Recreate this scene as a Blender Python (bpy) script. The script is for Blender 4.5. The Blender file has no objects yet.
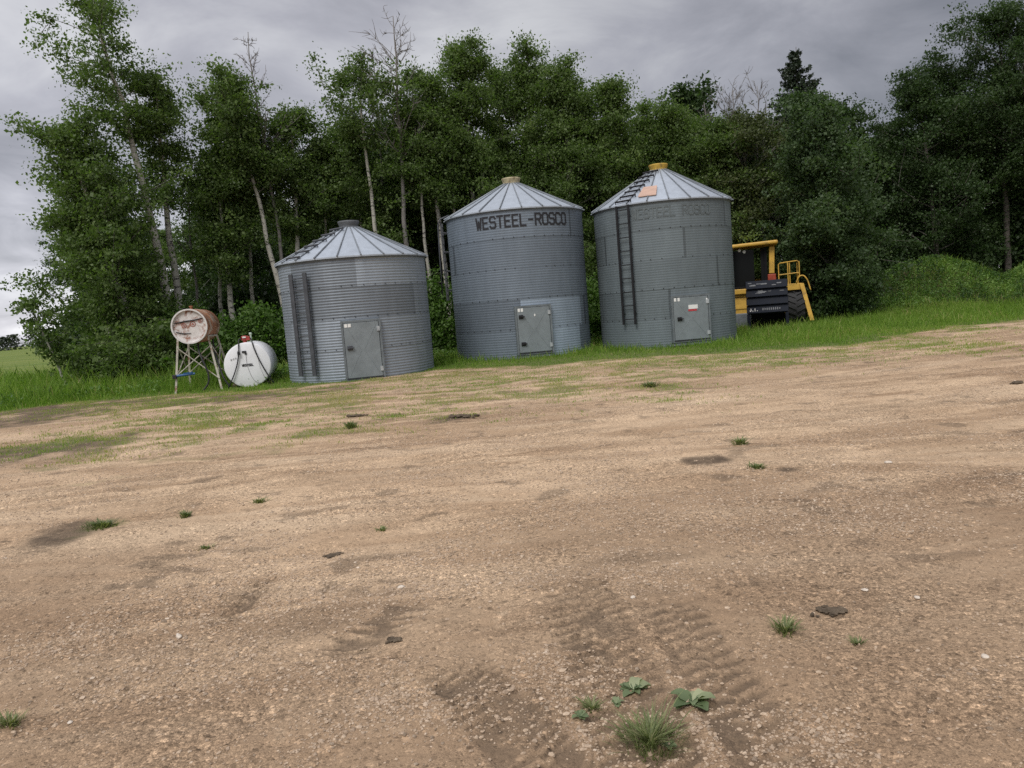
import bpy, math
import numpy as np

# ------------------------------------------------------------------ basics
scene = bpy.context.scene
COL = scene.collection
R_ = math.radians
F = 769.0
CAM_H = 1.45
PITCH, ROLL = R_(5.72), R_(4.6)
fw = np.array([0, math.cos(PITCH), -math.sin(PITCH)])
u0 = np.array([0, math.sin(PITCH), math.cos(PITCH)])
r0 = np.array([1.0, 0, 0])
rt = math.cos(ROLL) * r0 - math.sin(ROLL) * u0
up = math.sin(ROLL) * r0 + math.cos(ROLL) * u0


def ray(px, py):
    return fw + (px - 512) / F * rt + (384 - py) / F * up


def G(px, py, z=0.0):
    d = ray(px, py)
    t = (z - CAM_H) / d[2]
    return np.array([d[0] * t, d[1] * t, z])


def at(px, py, D):
    """point seen at that spot of the view, D metres ahead"""
    d = ray(px, py)
    t = D / d[1]
    return np.array([d[0] * t, D, CAM_H + d[2] * t])


def base(px, D):
    a, b = 100.0, 760.0
    for _ in range(50):
        m = (a + b) / 2
        d = ray(px, m)
        if d[2] >= -1e-6 or CAM_H / -d[2] * d[1] > D:
            a = m
        else:
            b = m
    return G(px, b)


# ------------------------------------------------------------------ noise
_tab = np.random.default_rng(5).random((256, 256))


def vnoise(x, y, s=0):
    x = np.asarray(x, float) + s * 17.3
    y = np.asarray(y, float) + s * 9.7
    ix, iy = np.floor(x).astype(int), np.floor(y).astype(int)
    fx, fy = x - ix, y - iy
    fx = fx * fx * (3 - 2 * fx)
    fy = fy * fy * (3 - 2 * fy)
    a = _tab[ix & 255, iy & 255]
    b = _tab[(ix + 1) & 255, iy & 255]
    c = _tab[ix & 255, (iy + 1) & 255]
    d = _tab[(ix + 1) & 255, (iy + 1) & 255]
    return (a * (1 - fx) + b * fx) * (1 - fy) + (c * (1 - fx) + d * fx) * fy


def fbm(x, y, s=0, o=4):
    t, a, n = 0, 0.5, 0
    for i in range(o):
        t = t + a * vnoise(np.asarray(x) * 2 ** i, np.asarray(y) * 2 ** i, s + i)
        n += a
        a *= 0.5
    return t / n


def sstep(a, b, x):
    t = np.clip((np.asarray(x, float) - a) / (b - a), 0, 1)
    return t * t * (3 - 2 * t)


# ------------------------------------------------------------------ mesh making
def mesh_np(name, V, faces, mats, mat_idx=None, smooth=False, attrs=None):
    """faces: list of (M,k) int arrays; attrs: {name: (domain, values)}"""
    me = bpy.data.meshes.new(name)
    V = np.asarray(V, np.float32)
    faces = [np.asarray(f, np.int32) for f in faces if len(f)]
    me.vertices.add(len(V))
    me.vertices.foreach_set('co', V.ravel())
    nl = sum(f.size for f in faces)
    npoly = sum(len(f) for f in faces)
    me.loops.add(nl)
    me.polygons.add(npoly)
    me.loops.foreach_set('vertex_index', np.concatenate([f.ravel() for f in faces]))
    st, o = [], 0
    for f in faces:
        st.append(o + np.arange(len(f)) * f.shape[1])
        o += f.size
    me.polygons.foreach_set('loop_start', np.concatenate(st).astype(np.int32))
    for m in mats:
        me.materials.append(m)
    if mat_idx is not None:
        me.polygons.foreach_set('material_index', np.asarray(mat_idx, np.int32))
    me.polygons.foreach_set('use_smooth', np.full(npoly, bool(smooth)))
    if attrs:
        for k, (dom, val) in attrs.items():
            a = me.attributes.new(k, 'FLOAT', dom)
            a.data.foreach_set('value', np.asarray(val, np.float32))
    me.update(calc_edges=True)
    return me


def link(name, me, parent=None, loc=None):
    o = bpy.data.objects.new(name, me)
    COL.objects.link(o)
    if parent is not None:
        o.parent = parent
    if loc is not None:
        o.location = [float(v) for v in loc]
    return o


def tag(o, label=None, cat=None, group=None, kind=None):
    if label:
        o['label'] = label
    if cat:
        o['category'] = cat
    if group:
        o['group'] = group
    if kind:
        o['kind'] = kind
    return o


def thing(name, loc, label, cat, rz=0.0, group=None):
    o = bpy.data.objects.new(name, None)
    o.empty_display_size = 0.2
    COL.objects.link(o)
    o.location = [float(v) for v in loc]
    o.rotation_euler = (0, 0, rz)
    return tag(o, label, cat, group)


class MB:
    def __init__(self):
        self.V, self.Q, self.T, self.n = [], [], [], 0

    def add(self, V, Q=None, T=None):
        V = np.asarray(V, float)
        self.V.append(V)
        if Q is not None and len(Q):
            self.Q.append(np.asarray(Q) + self.n)
        if T is not None and len(T):
            self.T.append(np.asarray(T) + self.n)
        self.n += len(V)
        return self

    def box(self, c, s, rz=0.0, ry=0.0, rx=0.0, taper=1.0):
        x, y, z = s[0] / 2, s[1] / 2, s[2] / 2
        V = np.array([[-x, -y, -z], [x, -y, -z], [x, y, -z], [-x, y, -z],
                      [-x * taper, -y * taper, z], [x * taper, -y * taper, z], [x * taper, y * taper, z], [-x * taper, y * taper, z]])
        for ang, (i, j) in ((rx, (1, 2)), (ry, (2, 0)), (rz, (0, 1))):
            if ang:
                c_, s_ = math.cos(ang), math.sin(ang)
                a, b = V[:, i].copy(), V[:, j].copy()
                V[:, i], V[:, j] = c_ * a - s_ * b, s_ * a + c_ * b
        return self.add(V + np.asarray(c, float), [[0, 3, 2, 1], [4, 5, 6, 7], [0, 1, 5, 4], [1, 2, 6, 5], [2, 3, 7, 6], [3, 0, 4, 7]])

    def tube(self, pts, rad, sides=8, cap=True):
        V, Q, T = tube(pts, rad, sides, cap)
        return self.add(V, Q, T)

    def lathe(self, prof, seg=32, axis='z', c=(0, 0, 0), close=True):
        """prof: list of (radius, height) revolved about an axis"""
        a = np.arange(seg) * 2 * math.pi / seg
        rings = []
        for r, h in prof:
            rings.append(np.stack([r * np.cos(a), r * np.sin(a), np.full(seg, h)], 1))
        V = np.concatenate(rings)
        k = np.arange(seg)
        Q = []
        for i in range(len(prof) - 1):
            Q.append(np.stack([i * seg + k, i * seg + (k + 1) % seg, (i + 1) * seg + (k + 1) % seg, (i + 1) * seg + k], 1))
        Q = np.concatenate(Q)
        if axis == 'y':
            V = np.stack([V[:, 0], V[:, 2], -V[:, 1]], 1)
        if axis == 'x':
            V = np.stack([V[:, 2], V[:, 0], V[:, 1]], 1)
        return self.add(V + np.asarray(c, float), Q)

    def build(self, name, mat, parent=None, smooth=False, loc=None, bevel=0.0):
        fs = []
        if self.Q:
            fs.append(np.concatenate(self.Q))
        if self.T:
            fs.append(np.concatenate(self.T))
        o = link(name, mesh_np(name, np.concatenate(self.V), fs, [mat], smooth=smooth), parent, loc)
        if smooth == 'auto':
            pass
        if bevel:
            b = o.modifiers.new('bevel', 'BEVEL')
            b.width = bevel
            b.segments = 2
            b.limit_method = 'ANGLE'
        return o


def tube(pts, rad, sides=6, cap=True):
    P = np.asarray(pts, float)
    n = len(P)
    rad = np.full(n, rad, float) if np.isscalar(rad) else np.asarray(rad, float)
    tan = np.gradient(P, axis=0)
    tan /= np.linalg.norm(tan, axis=1)[:, None] + 1e-9
    ref = np.array([0.13, 0.9, 0.2]) if abs(tan[0, 2]) > 0.7 else np.array([0.05, 0.1, 1.0])
    e1 = np.cross(tan, ref)
    e1 /= np.linalg.norm(e1, axis=1)[:, None] + 1e-9
    e2 = np.cross(tan, e1)
    a = np.arange(sides) * 2 * math.pi / sides
    V = P[:, None, :] + rad[:, None, None] * (np.cos(a)[None, :, None] * e1[:, None, :] + np.sin(a)[None, :, None] * e2[:, None, :])
    V = V.reshape(-1, 3)
    k = np.arange(sides)
    Q = np.concatenate([np.stack([i * sides + k, i * sides + (k + 1) % sides, (i + 1) * sides + (k + 1) % sides, (i + 1) * sides + k], 1) for i in range(n - 1)])
    T = []
    if cap:
        V = np.concatenate([V, P[:1], P[-1:]])
        c0, c1 = n * sides, n * sides + 1
        for j in range(sides):
            T.append([c0, (j + 1) % sides, j])
            T.append([c1, (n - 1) * sides + j, (n - 1) * sides + (j + 1) % sides])
    return V, Q, np.array(T, int) if T else None


# ------------------------------------------------------------------ materials
def nodes(name):
    m = bpy.data.materials.new(name)
    m.use_nodes = True
    nt = m.node_tree
    bs = nt.nodes['Principled BSDF']
    return m, nt, bs


def N(nt, typ, **kw):
    n = nt.nodes.new(typ)
    for k, v in kw.items():
        if k.startswith('i_'):
            n.inputs[k[2:].replace('_', ' ')].default_value = v
        else:
            setattr(n, k, v)
    return n


def noise(nt, vec, scale, detail=4, rough=0.55, dist=0.0):
    n = N(nt, 'ShaderNodeTexNoise')
    n.inputs['Scale'].default_value = scale
    n.inputs['Detail'].default_value = detail
    n.inputs['Roughness'].default_value = rough
    n.inputs['Distortion'].default_value = dist
    if vec is not None:
        nt.links.new(vec, n.inputs['Vector'])
    return n.outputs['Fac']


def ramp(nt, fac, stops):
    r = N(nt, 'ShaderNodeValToRGB')
    el = r.color_ramp.elements
    while len(el) < len(stops):
        el.new(0.5)
    for e, (p, c) in zip(el, stops):
        e.position = p
        e.color = (c[0], c[1], c[2], 1) if not np.isscalar(c) else (c, c, c, 1)
    nt.links.new(fac, r.inputs['Fac'])
    return r.outputs['Color']


def mix(nt, fac, a, b, mode='MIX'):
    m = N(nt, 'ShaderNodeMix', data_type='RGBA', blend_type=mode)
    for s, v in ((m.inputs[0], fac), (m.inputs[6], a), (m.inputs[7], b)):
        if hasattr(v, 'links') or isinstance(v, bpy.types.NodeSocket):
            nt.links.new(v, s)
        elif np.isscalar(v):
            s.default_value = v
        else:
            s.default_value = (v[0], v[1], v[2], 1)
    return m.outputs[2]


def math_(nt, op, a, b=0.0):
    m = N(nt, 'ShaderNodeMath', operation=op)
    for s, v in ((m.inputs[0], a), (m.inputs[1], b)):
        if isinstance(v, bpy.types.NodeSocket):
            nt.links.new(v, s)
        else:
            s.default_value = v
    return m.outputs[0]


def attr(nt, name):
    return N(nt, 'ShaderNodeAttribute', attribute_name=name).outputs['Fac']


def objco(nt, scale=(1, 1, 1), rz=0.0):
    tc = N(nt, 'ShaderNodeTexCoord')
    mp = N(nt, 'ShaderNodeMapping')
    mp.inputs['Scale'].default_value = scale
    mp.inputs['Rotation'].default_value = (0, 0, rz)
    nt.links.new(tc.outputs['Object'], mp.inputs['Vector'])
    return mp.outputs['Vector']


def plain(name, c, rough=0.6, metal=0.0, var=0.25, scale=6.0, dirt=None, dirt_amt=0.0, spec=0.4):
    """a painted or bare surface with uneven wear"""
    m, nt, b = nodes(name)
    v = objco(nt)
    f = noise(nt, v, scale, 6, 0.65)
    lo = [x * (1 - var) for x in c]
    hi = [min(1, x * (1 + var)) for x in c]
    col = ramp(nt, f, [(0.3, lo), (0.7, hi)])
    if dirt is not None:
        d = noise(nt, v, scale * 0.6, 8, 0.7, 0.4)
        e = 0.62 - dirt_amt * 0.3
        dm = ramp(nt, d, [(e, 0.0), (e + 0.08, 1.0)])
        col = mix(nt, dm, col, dirt)
    nt.links.new(col, b.inputs['Base Color'])
    rr = ramp(nt, f, [(0.2, max(0, rough - 0.12)), (0.8, min(1, rough + 0.12))])
    nt.links.new(rr, b.inputs['Roughness'])
    b.inputs['Metallic'].default_value = metal
    b.inputs['Specular IOR Level'].default_value = spec
    return m


def leafmat(name, stops, trans=0.35, rough=0.5):
    m, nt, b = nodes(name)
    col = ramp(nt, attr(nt, 'tint'), stops)
    nt.links.new(col, b.inputs['Base Color'])
    b.inputs['Roughness'].default_value = rough
    b.inputs['Specular IOR Level'].default_value = 0.3
    tr = N(nt, 'ShaderNodeBsdfTranslucent')
    tcol = mix(nt, 1.0, col, (1.0, 1.25, 0.5), 'MULTIPLY')
    nt.links.new(tcol, tr.inputs['Color'])
    mx = N(nt, 'ShaderNodeMixShader')
    mx.inputs[0].default_value = trans
    nt.links.new(b.outputs[0], mx.inputs[1])
    nt.links.new(tr.outputs[0], mx.inputs[2])
    nt.links.new(mx.outputs[0], nt.nodes['Material Output'].inputs['Surface'])
    return m


M = {}
M['aspen_leaf'] = leafmat('aspen_leaf', [(0.0, (0.052, 0.084, 0.026)), (0.5, (0.108, 0.164, 0.048)), (1.0, (0.20, 0.265, 0.092))], 0.47)
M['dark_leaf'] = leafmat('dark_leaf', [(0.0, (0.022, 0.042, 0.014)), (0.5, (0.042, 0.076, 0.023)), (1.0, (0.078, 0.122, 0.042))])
M['willow_leaf'] = leafmat('willow_leaf', [(0.0, (0.036, 0.062, 0.026)), (0.5, (0.068, 0.112, 0.045)), (1.0, (0.125, 0.175, 0.08))], 0.42)
M['shrub_leaf'] = leafmat('shrub_leaf', [(0.0, (0.05, 0.10, 0.02)), (0.5, (0.095, 0.175, 0.038)), (1.0, (0.17, 0.26, 0.07))], 0.45)
M['brown_leaf'] = leafmat('brown_leaf', [(0.0, (0.045, 0.06, 0.022)), (0.5, (0.075, 0.095, 0.034)), (1.0, (0.12, 0.14, 0.05))])
M['needle'] = leafmat('needle', [(0.0, (0.018, 0.03, 0.018)), (0.5, (0.032, 0.05, 0.028)), (1.0, (0.05, 0.07, 0.038))], trans=0.1)
M['grass'] = leafmat('grass', [(0.0, (0.085, 0.16, 0.025)), (0.45, (0.185, 0.305, 0.045)), (0.85, (0.285, 0.375, 0.08)), (1.0, (0.46, 0.40, 0.19))], trans=0.45)
M['weed'] = leafmat('weed', [(0.0, (0.045, 0.088, 0.024)), (0.5, (0.105, 0.195, 0.045)), (1.0, (0.21, 0.32, 0.085))], trans=0.42)
M['rosette'] = leafmat('rosette', [(0.0, (0.09, 0.13, 0.06)), (0.5, (0.18, 0.225, 0.115)), (1.0, (0.36, 0.38, 0.23))], trans=0.25)
M['tuft'] = leafmat('tuft', [(0.0, (0.12, 0.145, 0.06)), (0.5, (0.19, 0.225, 0.09)), (1.0, (0.38, 0.34, 0.2))], trans=0.3)
M['far_leaf'] = leafmat('far_leaf', [(0.0, (0.05, 0.065, 0.05)), (1.0, (0.09, 0.11, 0.08))], trans=0.2)


def bark(name, light, dark, amt):
    m, nt, b = nodes(name)
    v = objco(nt, (1, 1, 0.35))
    f = noise(nt, v, 9, 6, 0.7)
    k = noise(nt, objco(nt, (1, 1, 3.0)), 4, 5, 0.7, 0.6)
    c = ramp(nt, f, [(0.3, [x * 0.7 for x in light]), (0.7, light)])
    km = ramp(nt, k, [(amt, 0.0), (amt + 0.07, 1.0)])
    c = mix(nt, km, c, dark)
    nt.links.new(c, b.inputs['Base Color'])
    b.inputs['Roughness'].default_value = 0.85
    return m


M['aspen_bark'] = bark('aspen_bark', (0.47, 0.45, 0.39), (0.06, 0.055, 0.05), 0.54)
M['dead_bark'] = bark('dead_bark', (0.21, 0.195, 0.18), (0.09, 0.08, 0.07), 0.55)
M['limb_bark'] = bark('limb_bark', (0.17, 0.16, 0.135), (0.06, 0.055, 0.05), 0.5)
M['dark_bark'] = bark('dark_bark', (0.11, 0.095, 0.08), (0.04, 0.035, 0.03), 0.5)


def galvanised(name, c, rough=0.5, metal=0.45):
    m, nt, b = nodes(name)
    v = objco(nt)
    t = attr(nt, 'tone')
    s1 = noise(nt, objco(nt, (1, 1, 0.18)), 5, 6, 0.7)       # run-down streaks
    s2 = noise(nt, v, 1.3, 5, 0.6)
    s3 = noise(nt, v, 45, 3, 0.6)
    col = ramp(nt, s1, [(0.25, [x * 0.8 for x in c]), (0.75, [x * 1.12 for x in c])])
    col = mix(nt, math_(nt, 'MULTIPLY', s2, 0.6), col, [x * 0.72 for x in c])
    sp = ramp(nt, s3, [(0.35, 0.95), (0.65, 1.04)])
    col = mix(nt, 1.0, col, sp, 'MULTIPLY')
    tt = N(nt, 'ShaderNodeCombineColor')
    for i in range(3):
        nt.links.new(t, tt.inputs[i])
    col = mix(nt, 1.0, col, tt.outputs[0], 'MULTIPLY')
    nt.links.new(col, b.inputs['Base Color'])
    b.inputs['Metallic'].default_value = metal
    rr = ramp(nt, s2, [(0.3, rough - 0.08), (0.7, rough + 0.12)])
    nt.links.new(rr, b.inputs['Roughness'])
    return m


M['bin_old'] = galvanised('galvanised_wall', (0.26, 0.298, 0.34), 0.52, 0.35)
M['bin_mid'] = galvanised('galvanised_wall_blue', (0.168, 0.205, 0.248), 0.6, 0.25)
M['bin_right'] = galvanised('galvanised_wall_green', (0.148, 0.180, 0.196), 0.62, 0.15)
M['roof'] = galvanised('roof_sheet', (0.44, 0.49, 0.55), 0.45, 0.35)
M['rib'] = plain('roof_rib', (0.2, 0.22, 0.24), 0.5, 0.4)
M['door'] = plain('door_sheet', (0.205, 0.235, 0.25), 0.55, 0.2, 0.15, 3)
M['frame'] = plain('door_frame', (0.155, 0.178, 0.192), 0.55, 0.2)
M['gasket'] = plain('dark_gap', (0.03, 0.03, 0.033), 0.8)
M['ladder_grey'] = plain('ladder_steel', (0.075, 0.08, 0.09), 0.55, 0.3)
M['ladder_black'] = plain('ladder_black', (0.012, 0.012, 0.014), 0.6, 0.1)
M['yellow_cap'] = plain('yellow_cap', (0.5, 0.33, 0.06), 0.6, 0, 0.2, 8, (0.25, 0.17, 0.06), 0.3)
M['faded_cap'] = plain('faded_cap', (0.43, 0.38, 0.24), 0.7, 0, 0.2, 8, (0.25, 0.2, 0.12), 0.4)
M['grey_cap'] = plain('grey_cap', (0.13, 0.14, 0.15), 0.6, 0.3)
M['letter'] = plain('black_lettering', (0.018, 0.018, 0.022), 0.7, 0, 0.3, 20)
M['letter_faded'] = plain('faded_lettering', (0.118, 0.139, 0.146), 0.7, 0.2, 0.3, 5)
M['sticker'] = plain('white_sticker', (0.75, 0.75, 0.73), 0.6, 0, 0.08)
M['sticker_red'] = plain('red_sticker', (0.45, 0.05, 0.06), 0.6)
M['patch'] = plain('peach_patch', (0.46, 0.31, 0.24), 0.7, 0, 0.15, 5, (0.33, 0.2, 0.13), 0.15)
M['white_tank'] = plain('white_paint', (0.76, 0.77, 0.8), 0.4, 0, 0.05, 2, (0.55, 0.54, 0.5), 0.05)
M['grime'] = plain('grey_run', (0.42, 0.42, 0.43), 0.6)
M['rust'] = plain('rusty_tank', (0.30, 0.135, 0.07), 0.75, 0.1, 0.4, 3.5, (0.42, 0.33, 0.25), 0.35)
M['rust_end'] = plain('flaking_end', (0.60, 0.57, 0.55), 0.65, 0, 0.15, 7, (0.26, 0.12, 0.075), 0.42)
M['rust_mark'] = plain('rust_mark', (0.3, 0.11, 0.08), 0.7, 0, 0.4, 12)
M['pale_paint'] = plain('flaking_pale_paint', (0.62, 0.6, 0.58), 0.7, 0, 0.15, 14)
M['stand'] = plain('pale_angle_iron', (0.42, 0.40, 0.34), 0.6, 0.1, 0.3, 9, (0.2, 0.1, 0.06), 0.25)
M['hose'] = plain('black_hose', (0.02, 0.02, 0.022), 0.5)
M['pump_red'] = plain('red_pump', (0.33, 0.05, 0.04), 0.5, 0, 0.3, 10)
M['blue'] = plain('blue_handle', (0.02, 0.09, 0.24), 0.5)
M['pale_green'] = plain('pale_cap', (0.55, 0.68, 0.58), 0.5)
M['mach'] = plain('machine_yellow', (0.53, 0.32, 0.055), 0.5, 0, 0.2, 4, (0.28, 0.17, 0.05), 0.2)
M['mach_red'] = plain('machine_red', (0.3, 0.05, 0.025), 0.5)
M['mach_dark'] = plain('machine_dark', (0.009, 0.009, 0.01), 0.8, spec=0.15)
M['mach_grey'] = plain('machine_grey', (0.16, 0.175, 0.19), 0.6, 0.2)
M['tyre'] = plain('tyre_rubber', (0.03, 0.03, 0.031), 0.8, 0, 0.35, 12)
M['box_blue'] = plain('dark_blue_steel', (0.011, 0.014, 0.023), 0.6, 0.0, 0.4, 5, spec=0.15)
M['box_pale'] = plain('worn_edge', (0.14, 0.145, 0.155), 0.6)
M['log'] = plain('weathered_wood', (0.2, 0.16, 0.12), 0.9, 0, 0.4, 12)
M['clod'] = plain('dark_clod', (0.10, 0.078, 0.056), 0.95, 0, 0.5, 30, spec=0.1)
M['stone'] = plain('pale_stone', (0.55, 0.48, 0.4), 0.85, 0, 0.25, 25)

g_m, nt, b = nodes('cab_glass')
b.inputs['Base Color'].default_value = (0.004, 0.005, 0.005, 1)
b.inputs['Roughness'].default_value = 0.12
b.inputs['Specular IOR Level'].default_value = 0.15
M['glass'] = g_m
g_m, nt, b = nodes('lamp_lens')
b.inputs['Base Color'].default_value = (0.7, 0.7, 0.66, 1)
b.inputs['Roughness'].default_value = 0.2
M['lens'] = g_m

# ------------------------------------------------------------------ ground
# far edge of the bare yard: where it gives way to grass
edge_px = [(-160, 432), (0, 414), (60, 405), (180, 394), (280, 387), (430, 373), (600, 360), (700, 354), (850, 345), (930, 330), (1024, 320), (1200, 312)]
edge = np.array([G(*p)[:2] for p in edge_px])
edge = edge[np.argsort(edge[:, 0])]


def edge_y(x):
    return np.interp(x, edge[:, 0], edge[:, 1])


mound_a = at(935, 290, 32.5)
mound_b = at(1065, 280, 31.0)
mound_c = at(845, 300, 32.0)


def mound(x, y):
    h = 0
    for c, hh, sx, sy in ((mound_a, 2.0, 3.1, 1.8), (mound_b, 1.8, 2.6, 1.7), (mound_c, 1.0, 2.4, 1.4)):
        d = ((x - c[0]) / sx) ** 2 + ((y - c[1]) / sy) ** 2
        h = np.maximum(h, hh * np.exp(-d * 0.9))
    return h * (0.8 + 0.4 * fbm(x * 0.8, y * 0.8, 3))


def track(x, y, A, B, half):
    """along / across coordinates of a wheel track running from A to B"""
    d = B - A
    L = np.hypot(*d)
    d = d / L
    s = (x - A[0]) * d[0] + (y - A[1]) * d[1]
    c = (x - A[0]) * -d[1] + (y - A[1]) * d[0]
    m = sstep(half, half * 0.72, np.abs(c)) * sstep(-0.05, 0.12, s) * sstep(L + 0.05, L - 0.12, s)
    return s, c, m


TRK = [(G(575, 582)[:2], G(672, 800)[:2], 0.20, 0.088, 0.014), (G(668, 600)[:2], G(800, 790)[:2], 0.16, 0.088, 0.010), (G(455, 668)[:2], G(585, 800)[:2], 0.17, 0.058, 0.011),
       (G(272, 578)[:2], G(215, 628)[:2], 0.07, 0.08, 0.014), (G(420, 600)[:2], G(330, 660)[:2], 0.13, 0.09, 0.008)]


def tracks(x, y):
    h = 0 * x
    groove_shade = 0 * x
    for A, B, half, per, amp in TRK:
        s, c, m = track(x, y, A, B, half)
        m = m * np.clip(0.35 + 1.1 * fbm(x * 3, y * 3, 11, 2), 0, 1)
        chev = np.abs(c) * 0.5 * np.where(c > 0, 1, -0.6)
        ph_ = (s + chev + 0.03 * fbm(x * 7, y * 7, 4, 2)) / per + np.where(c > 0, 0.5, 0)
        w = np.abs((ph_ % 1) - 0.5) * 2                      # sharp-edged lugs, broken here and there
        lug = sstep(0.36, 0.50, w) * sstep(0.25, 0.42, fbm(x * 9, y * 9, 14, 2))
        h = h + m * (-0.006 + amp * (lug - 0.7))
        groove_shade = np.maximum(groove_shade, m * (0.22 + 0.78 * (1 - lug)))  # mask for shade painted into the tread grooves
    return h, groove_shade


def Hh(x, y):
    x = np.asarray(x, float)
    y = np.asarray(y, float)
    d = np.hypot(x, y)
    near = sstep(40, 20, d)
    h = (fbm(x * 0.35, y * 0.35, 1, 3) - 0.5) * 0.10 * near
    # wheel-rolled undulations running across the yard
    xr, yr = x * 0.97 + y * 0.12, y * 0.97 - x * 0.12
    yard = sstep(-0.5, 1.5, edge_y(x) - y)
    h = h + (fbm(xr * 0.5, yr * 2.2, 7, 3) - 0.5) * 0.05 * yard
    h = h + (fbm(x * 3.5, y * 3.5, 2, 3) - 0.5) * 0.03 * near
    h = h + (fbm(x * 14, y * 14, 6, 3) - 0.5) * 0.016 * sstep(14, 7, d)
    h = h + (fbm(x * 38, y * 38, 9, 2) - 0.5) * 0.010 * sstep(8, 4.5, d)
    h = h + mound(x, y)
    h = h + tracks(x, y)[0]
    return h


def spots(x, y, lst):
    m = 0 * x
    for px, py, wx, wy in lst:
        c = G(px, py)
        a = G(px + wx, py)
        b = G(px, py - wy)
        rx, ry = np.hypot(*(a - c)[:2]), np.hypot(*(b - c)[:2])
        d = np.sqrt(((x - c[0]) / rx) ** 2 + ((y - c[1]) / ry) ** 2) + (fbm(x * 3, y * 3, 21, 3) - 0.5) * 1.6
        m = np.maximum(m, sstep(1.3, 0.3, d))
    return m


DAMP = [(75, 448, 38, 9), (10, 455, 30, 7), (60, 535, 32, 10), (230, 398, 75, 5), (60, 408, 70, 5), (30, 418, 60, 6), (455, 418, 26, 5), (245, 600, 22, 16), (380, 640, 32, 12), (830, 607, 15, 6),
        (335, 553, 14, 4), (520, 715, 60, 25), (300, 625, 90, 20), (705, 462, 40, 3), (640, 560, 60, 4), (790, 470, 16, 3)]
SAND = [(60, 592, 120, 11), (380, 575, 90, 7), (760, 560, 110, 12), (900, 520, 120, 10), (330, 490, 110, 9), (540, 470, 120, 9), (770, 400, 140, 12), (930, 385, 80, 9), (960, 590, 90, 25), (250, 445, 60, 6), (60, 480, 60, 8)]
SPARSE = [(250, 415, 130, 20), (420, 400, 130, 16), (160, 432, 60, 9), (110, 524, 22, 8), (330, 430, 60, 8), (560, 388, 70, 12), (650, 375, 40, 16), (720, 360, 160, 10), (40, 448, 50, 8), (480, 385, 120, 9), (330, 400, 120, 10), (200, 400, 90, 7), (930, 345, 60, 10), (830, 355, 60, 8), (650, 735, 40, 20)]


def grass_cover(x, y):
    e = edge_y(x) + (fbm(x * 0.9, y * 0.9, 31, 3) - 0.5) * 1.8
    full = sstep(-0.35, 0.35, y - e)
    fringe = sstep(4.0, 0.0, e - y) * sstep(0.40, 0.64, fbm(x * 1.6, y * 2.6, 33, 3)) * 0.72
    sp = spots(x, y, SPARSE) * sstep(0.30, 0.60, fbm(x * 2.0, y * 3.4, 35, 4)) * 0.72
    return np.clip(np.maximum(full, np.maximum(fringe, sp)), 0, 1)


def field_mask(x, y):
    return sstep(25, 31, y + 0.2 * x + 4.5) * sstep(-11.5, -14.5, x) + sstep(55, 70, y)


def ground():
    rs = [0.25, 0.6, 1.0, 1.4]
    r = 1.7
    while r < 5000:
        rs.append(r)
        r *= 1.0028 if r < 4.8 else 1.0045 if r < 9 else (1.007 if r < 45 else 1.07)
    rs = np.array(rs)
    fine = np.arange(-44, 44.01, 0.22)
    side = np.arange(48, 312.1, 4.0)
    th = np.radians(np.concatenate([fine, side]))
    n = len(th)
    Rg, Tg = np.meshgrid(rs, th, indexing='ij')
    x, y = (Rg * np.sin(Tg)).ravel(), (Rg * np.cos(Tg)).ravel()
    z = Hh(x, y)
    z = np.where(np.hypot(x, y) > 60, 0, z)
    V = np.stack([x, y, z], 1)
    k = np.arange(n)
    i = np.arange(len(rs) - 1)[:, None] * n
    Q = np.stack([i + k, i + n + k, i + n + (k + 1) % n, i + (k + 1) % n], -1).reshape(-1, 4)
    Q = Q[:, ::-1]
    V = np.concatenate([V, [[0, 0, 0]]])
    T = np.stack([np.full(n, len(V) - 1), (k + 1) % n, k], 1)
    x, y = V[:, 0], V[:, 1]
    gc = grass_cover(x, y)
    damp = np.maximum(spots(x, y, DAMP) * np.where(y > 5, 1.0, 0.4), tracks(x, y)[1] * 0.8)  # real damp patches, plus painted shade in the tyre-tread grooves
    damp = np.maximum(damp, sstep(0.69, 0.76, fbm(x * 3.0, y * 5.5, 101, 3)) * 0.55 * sstep(3.0, 4.5, y))
    loam = sstep(6.0, 3.2, y + 2.2 * (fbm(x * 0.5, y * 0.5, 95, 4) - 0.5) * 2)
    sand = spots(x, y, SAND) * sstep(0.3, 0.6, fbm(x * 1.2, y * 3, 41, 3)) * 0.8
    xr, yr = x * 0.985 + y * 0.17, y * 0.985 - x * 0.17
    for q, (fx, fy) in enumerate(((0.16, 1.1), (0.3, 2.1), (0.22, 0.6))):
        rib = np.abs(fbm(xr * fx, yr * fy, 80 + q, 3) - 0.5)
        sand = np.maximum(sand, sstep(0.055, 0.0, rib) * sstep(0.42, 0.6, fbm(x * 0.5, y * 1.0, 90 + q, 3)) * 0.95)
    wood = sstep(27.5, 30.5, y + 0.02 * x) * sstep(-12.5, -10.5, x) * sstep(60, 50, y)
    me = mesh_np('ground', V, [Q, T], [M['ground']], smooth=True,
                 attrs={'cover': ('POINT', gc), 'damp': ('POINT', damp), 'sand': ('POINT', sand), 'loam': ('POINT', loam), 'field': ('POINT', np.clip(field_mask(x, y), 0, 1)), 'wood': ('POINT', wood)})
    return tag(link('ground', me), kind='structure')


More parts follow.
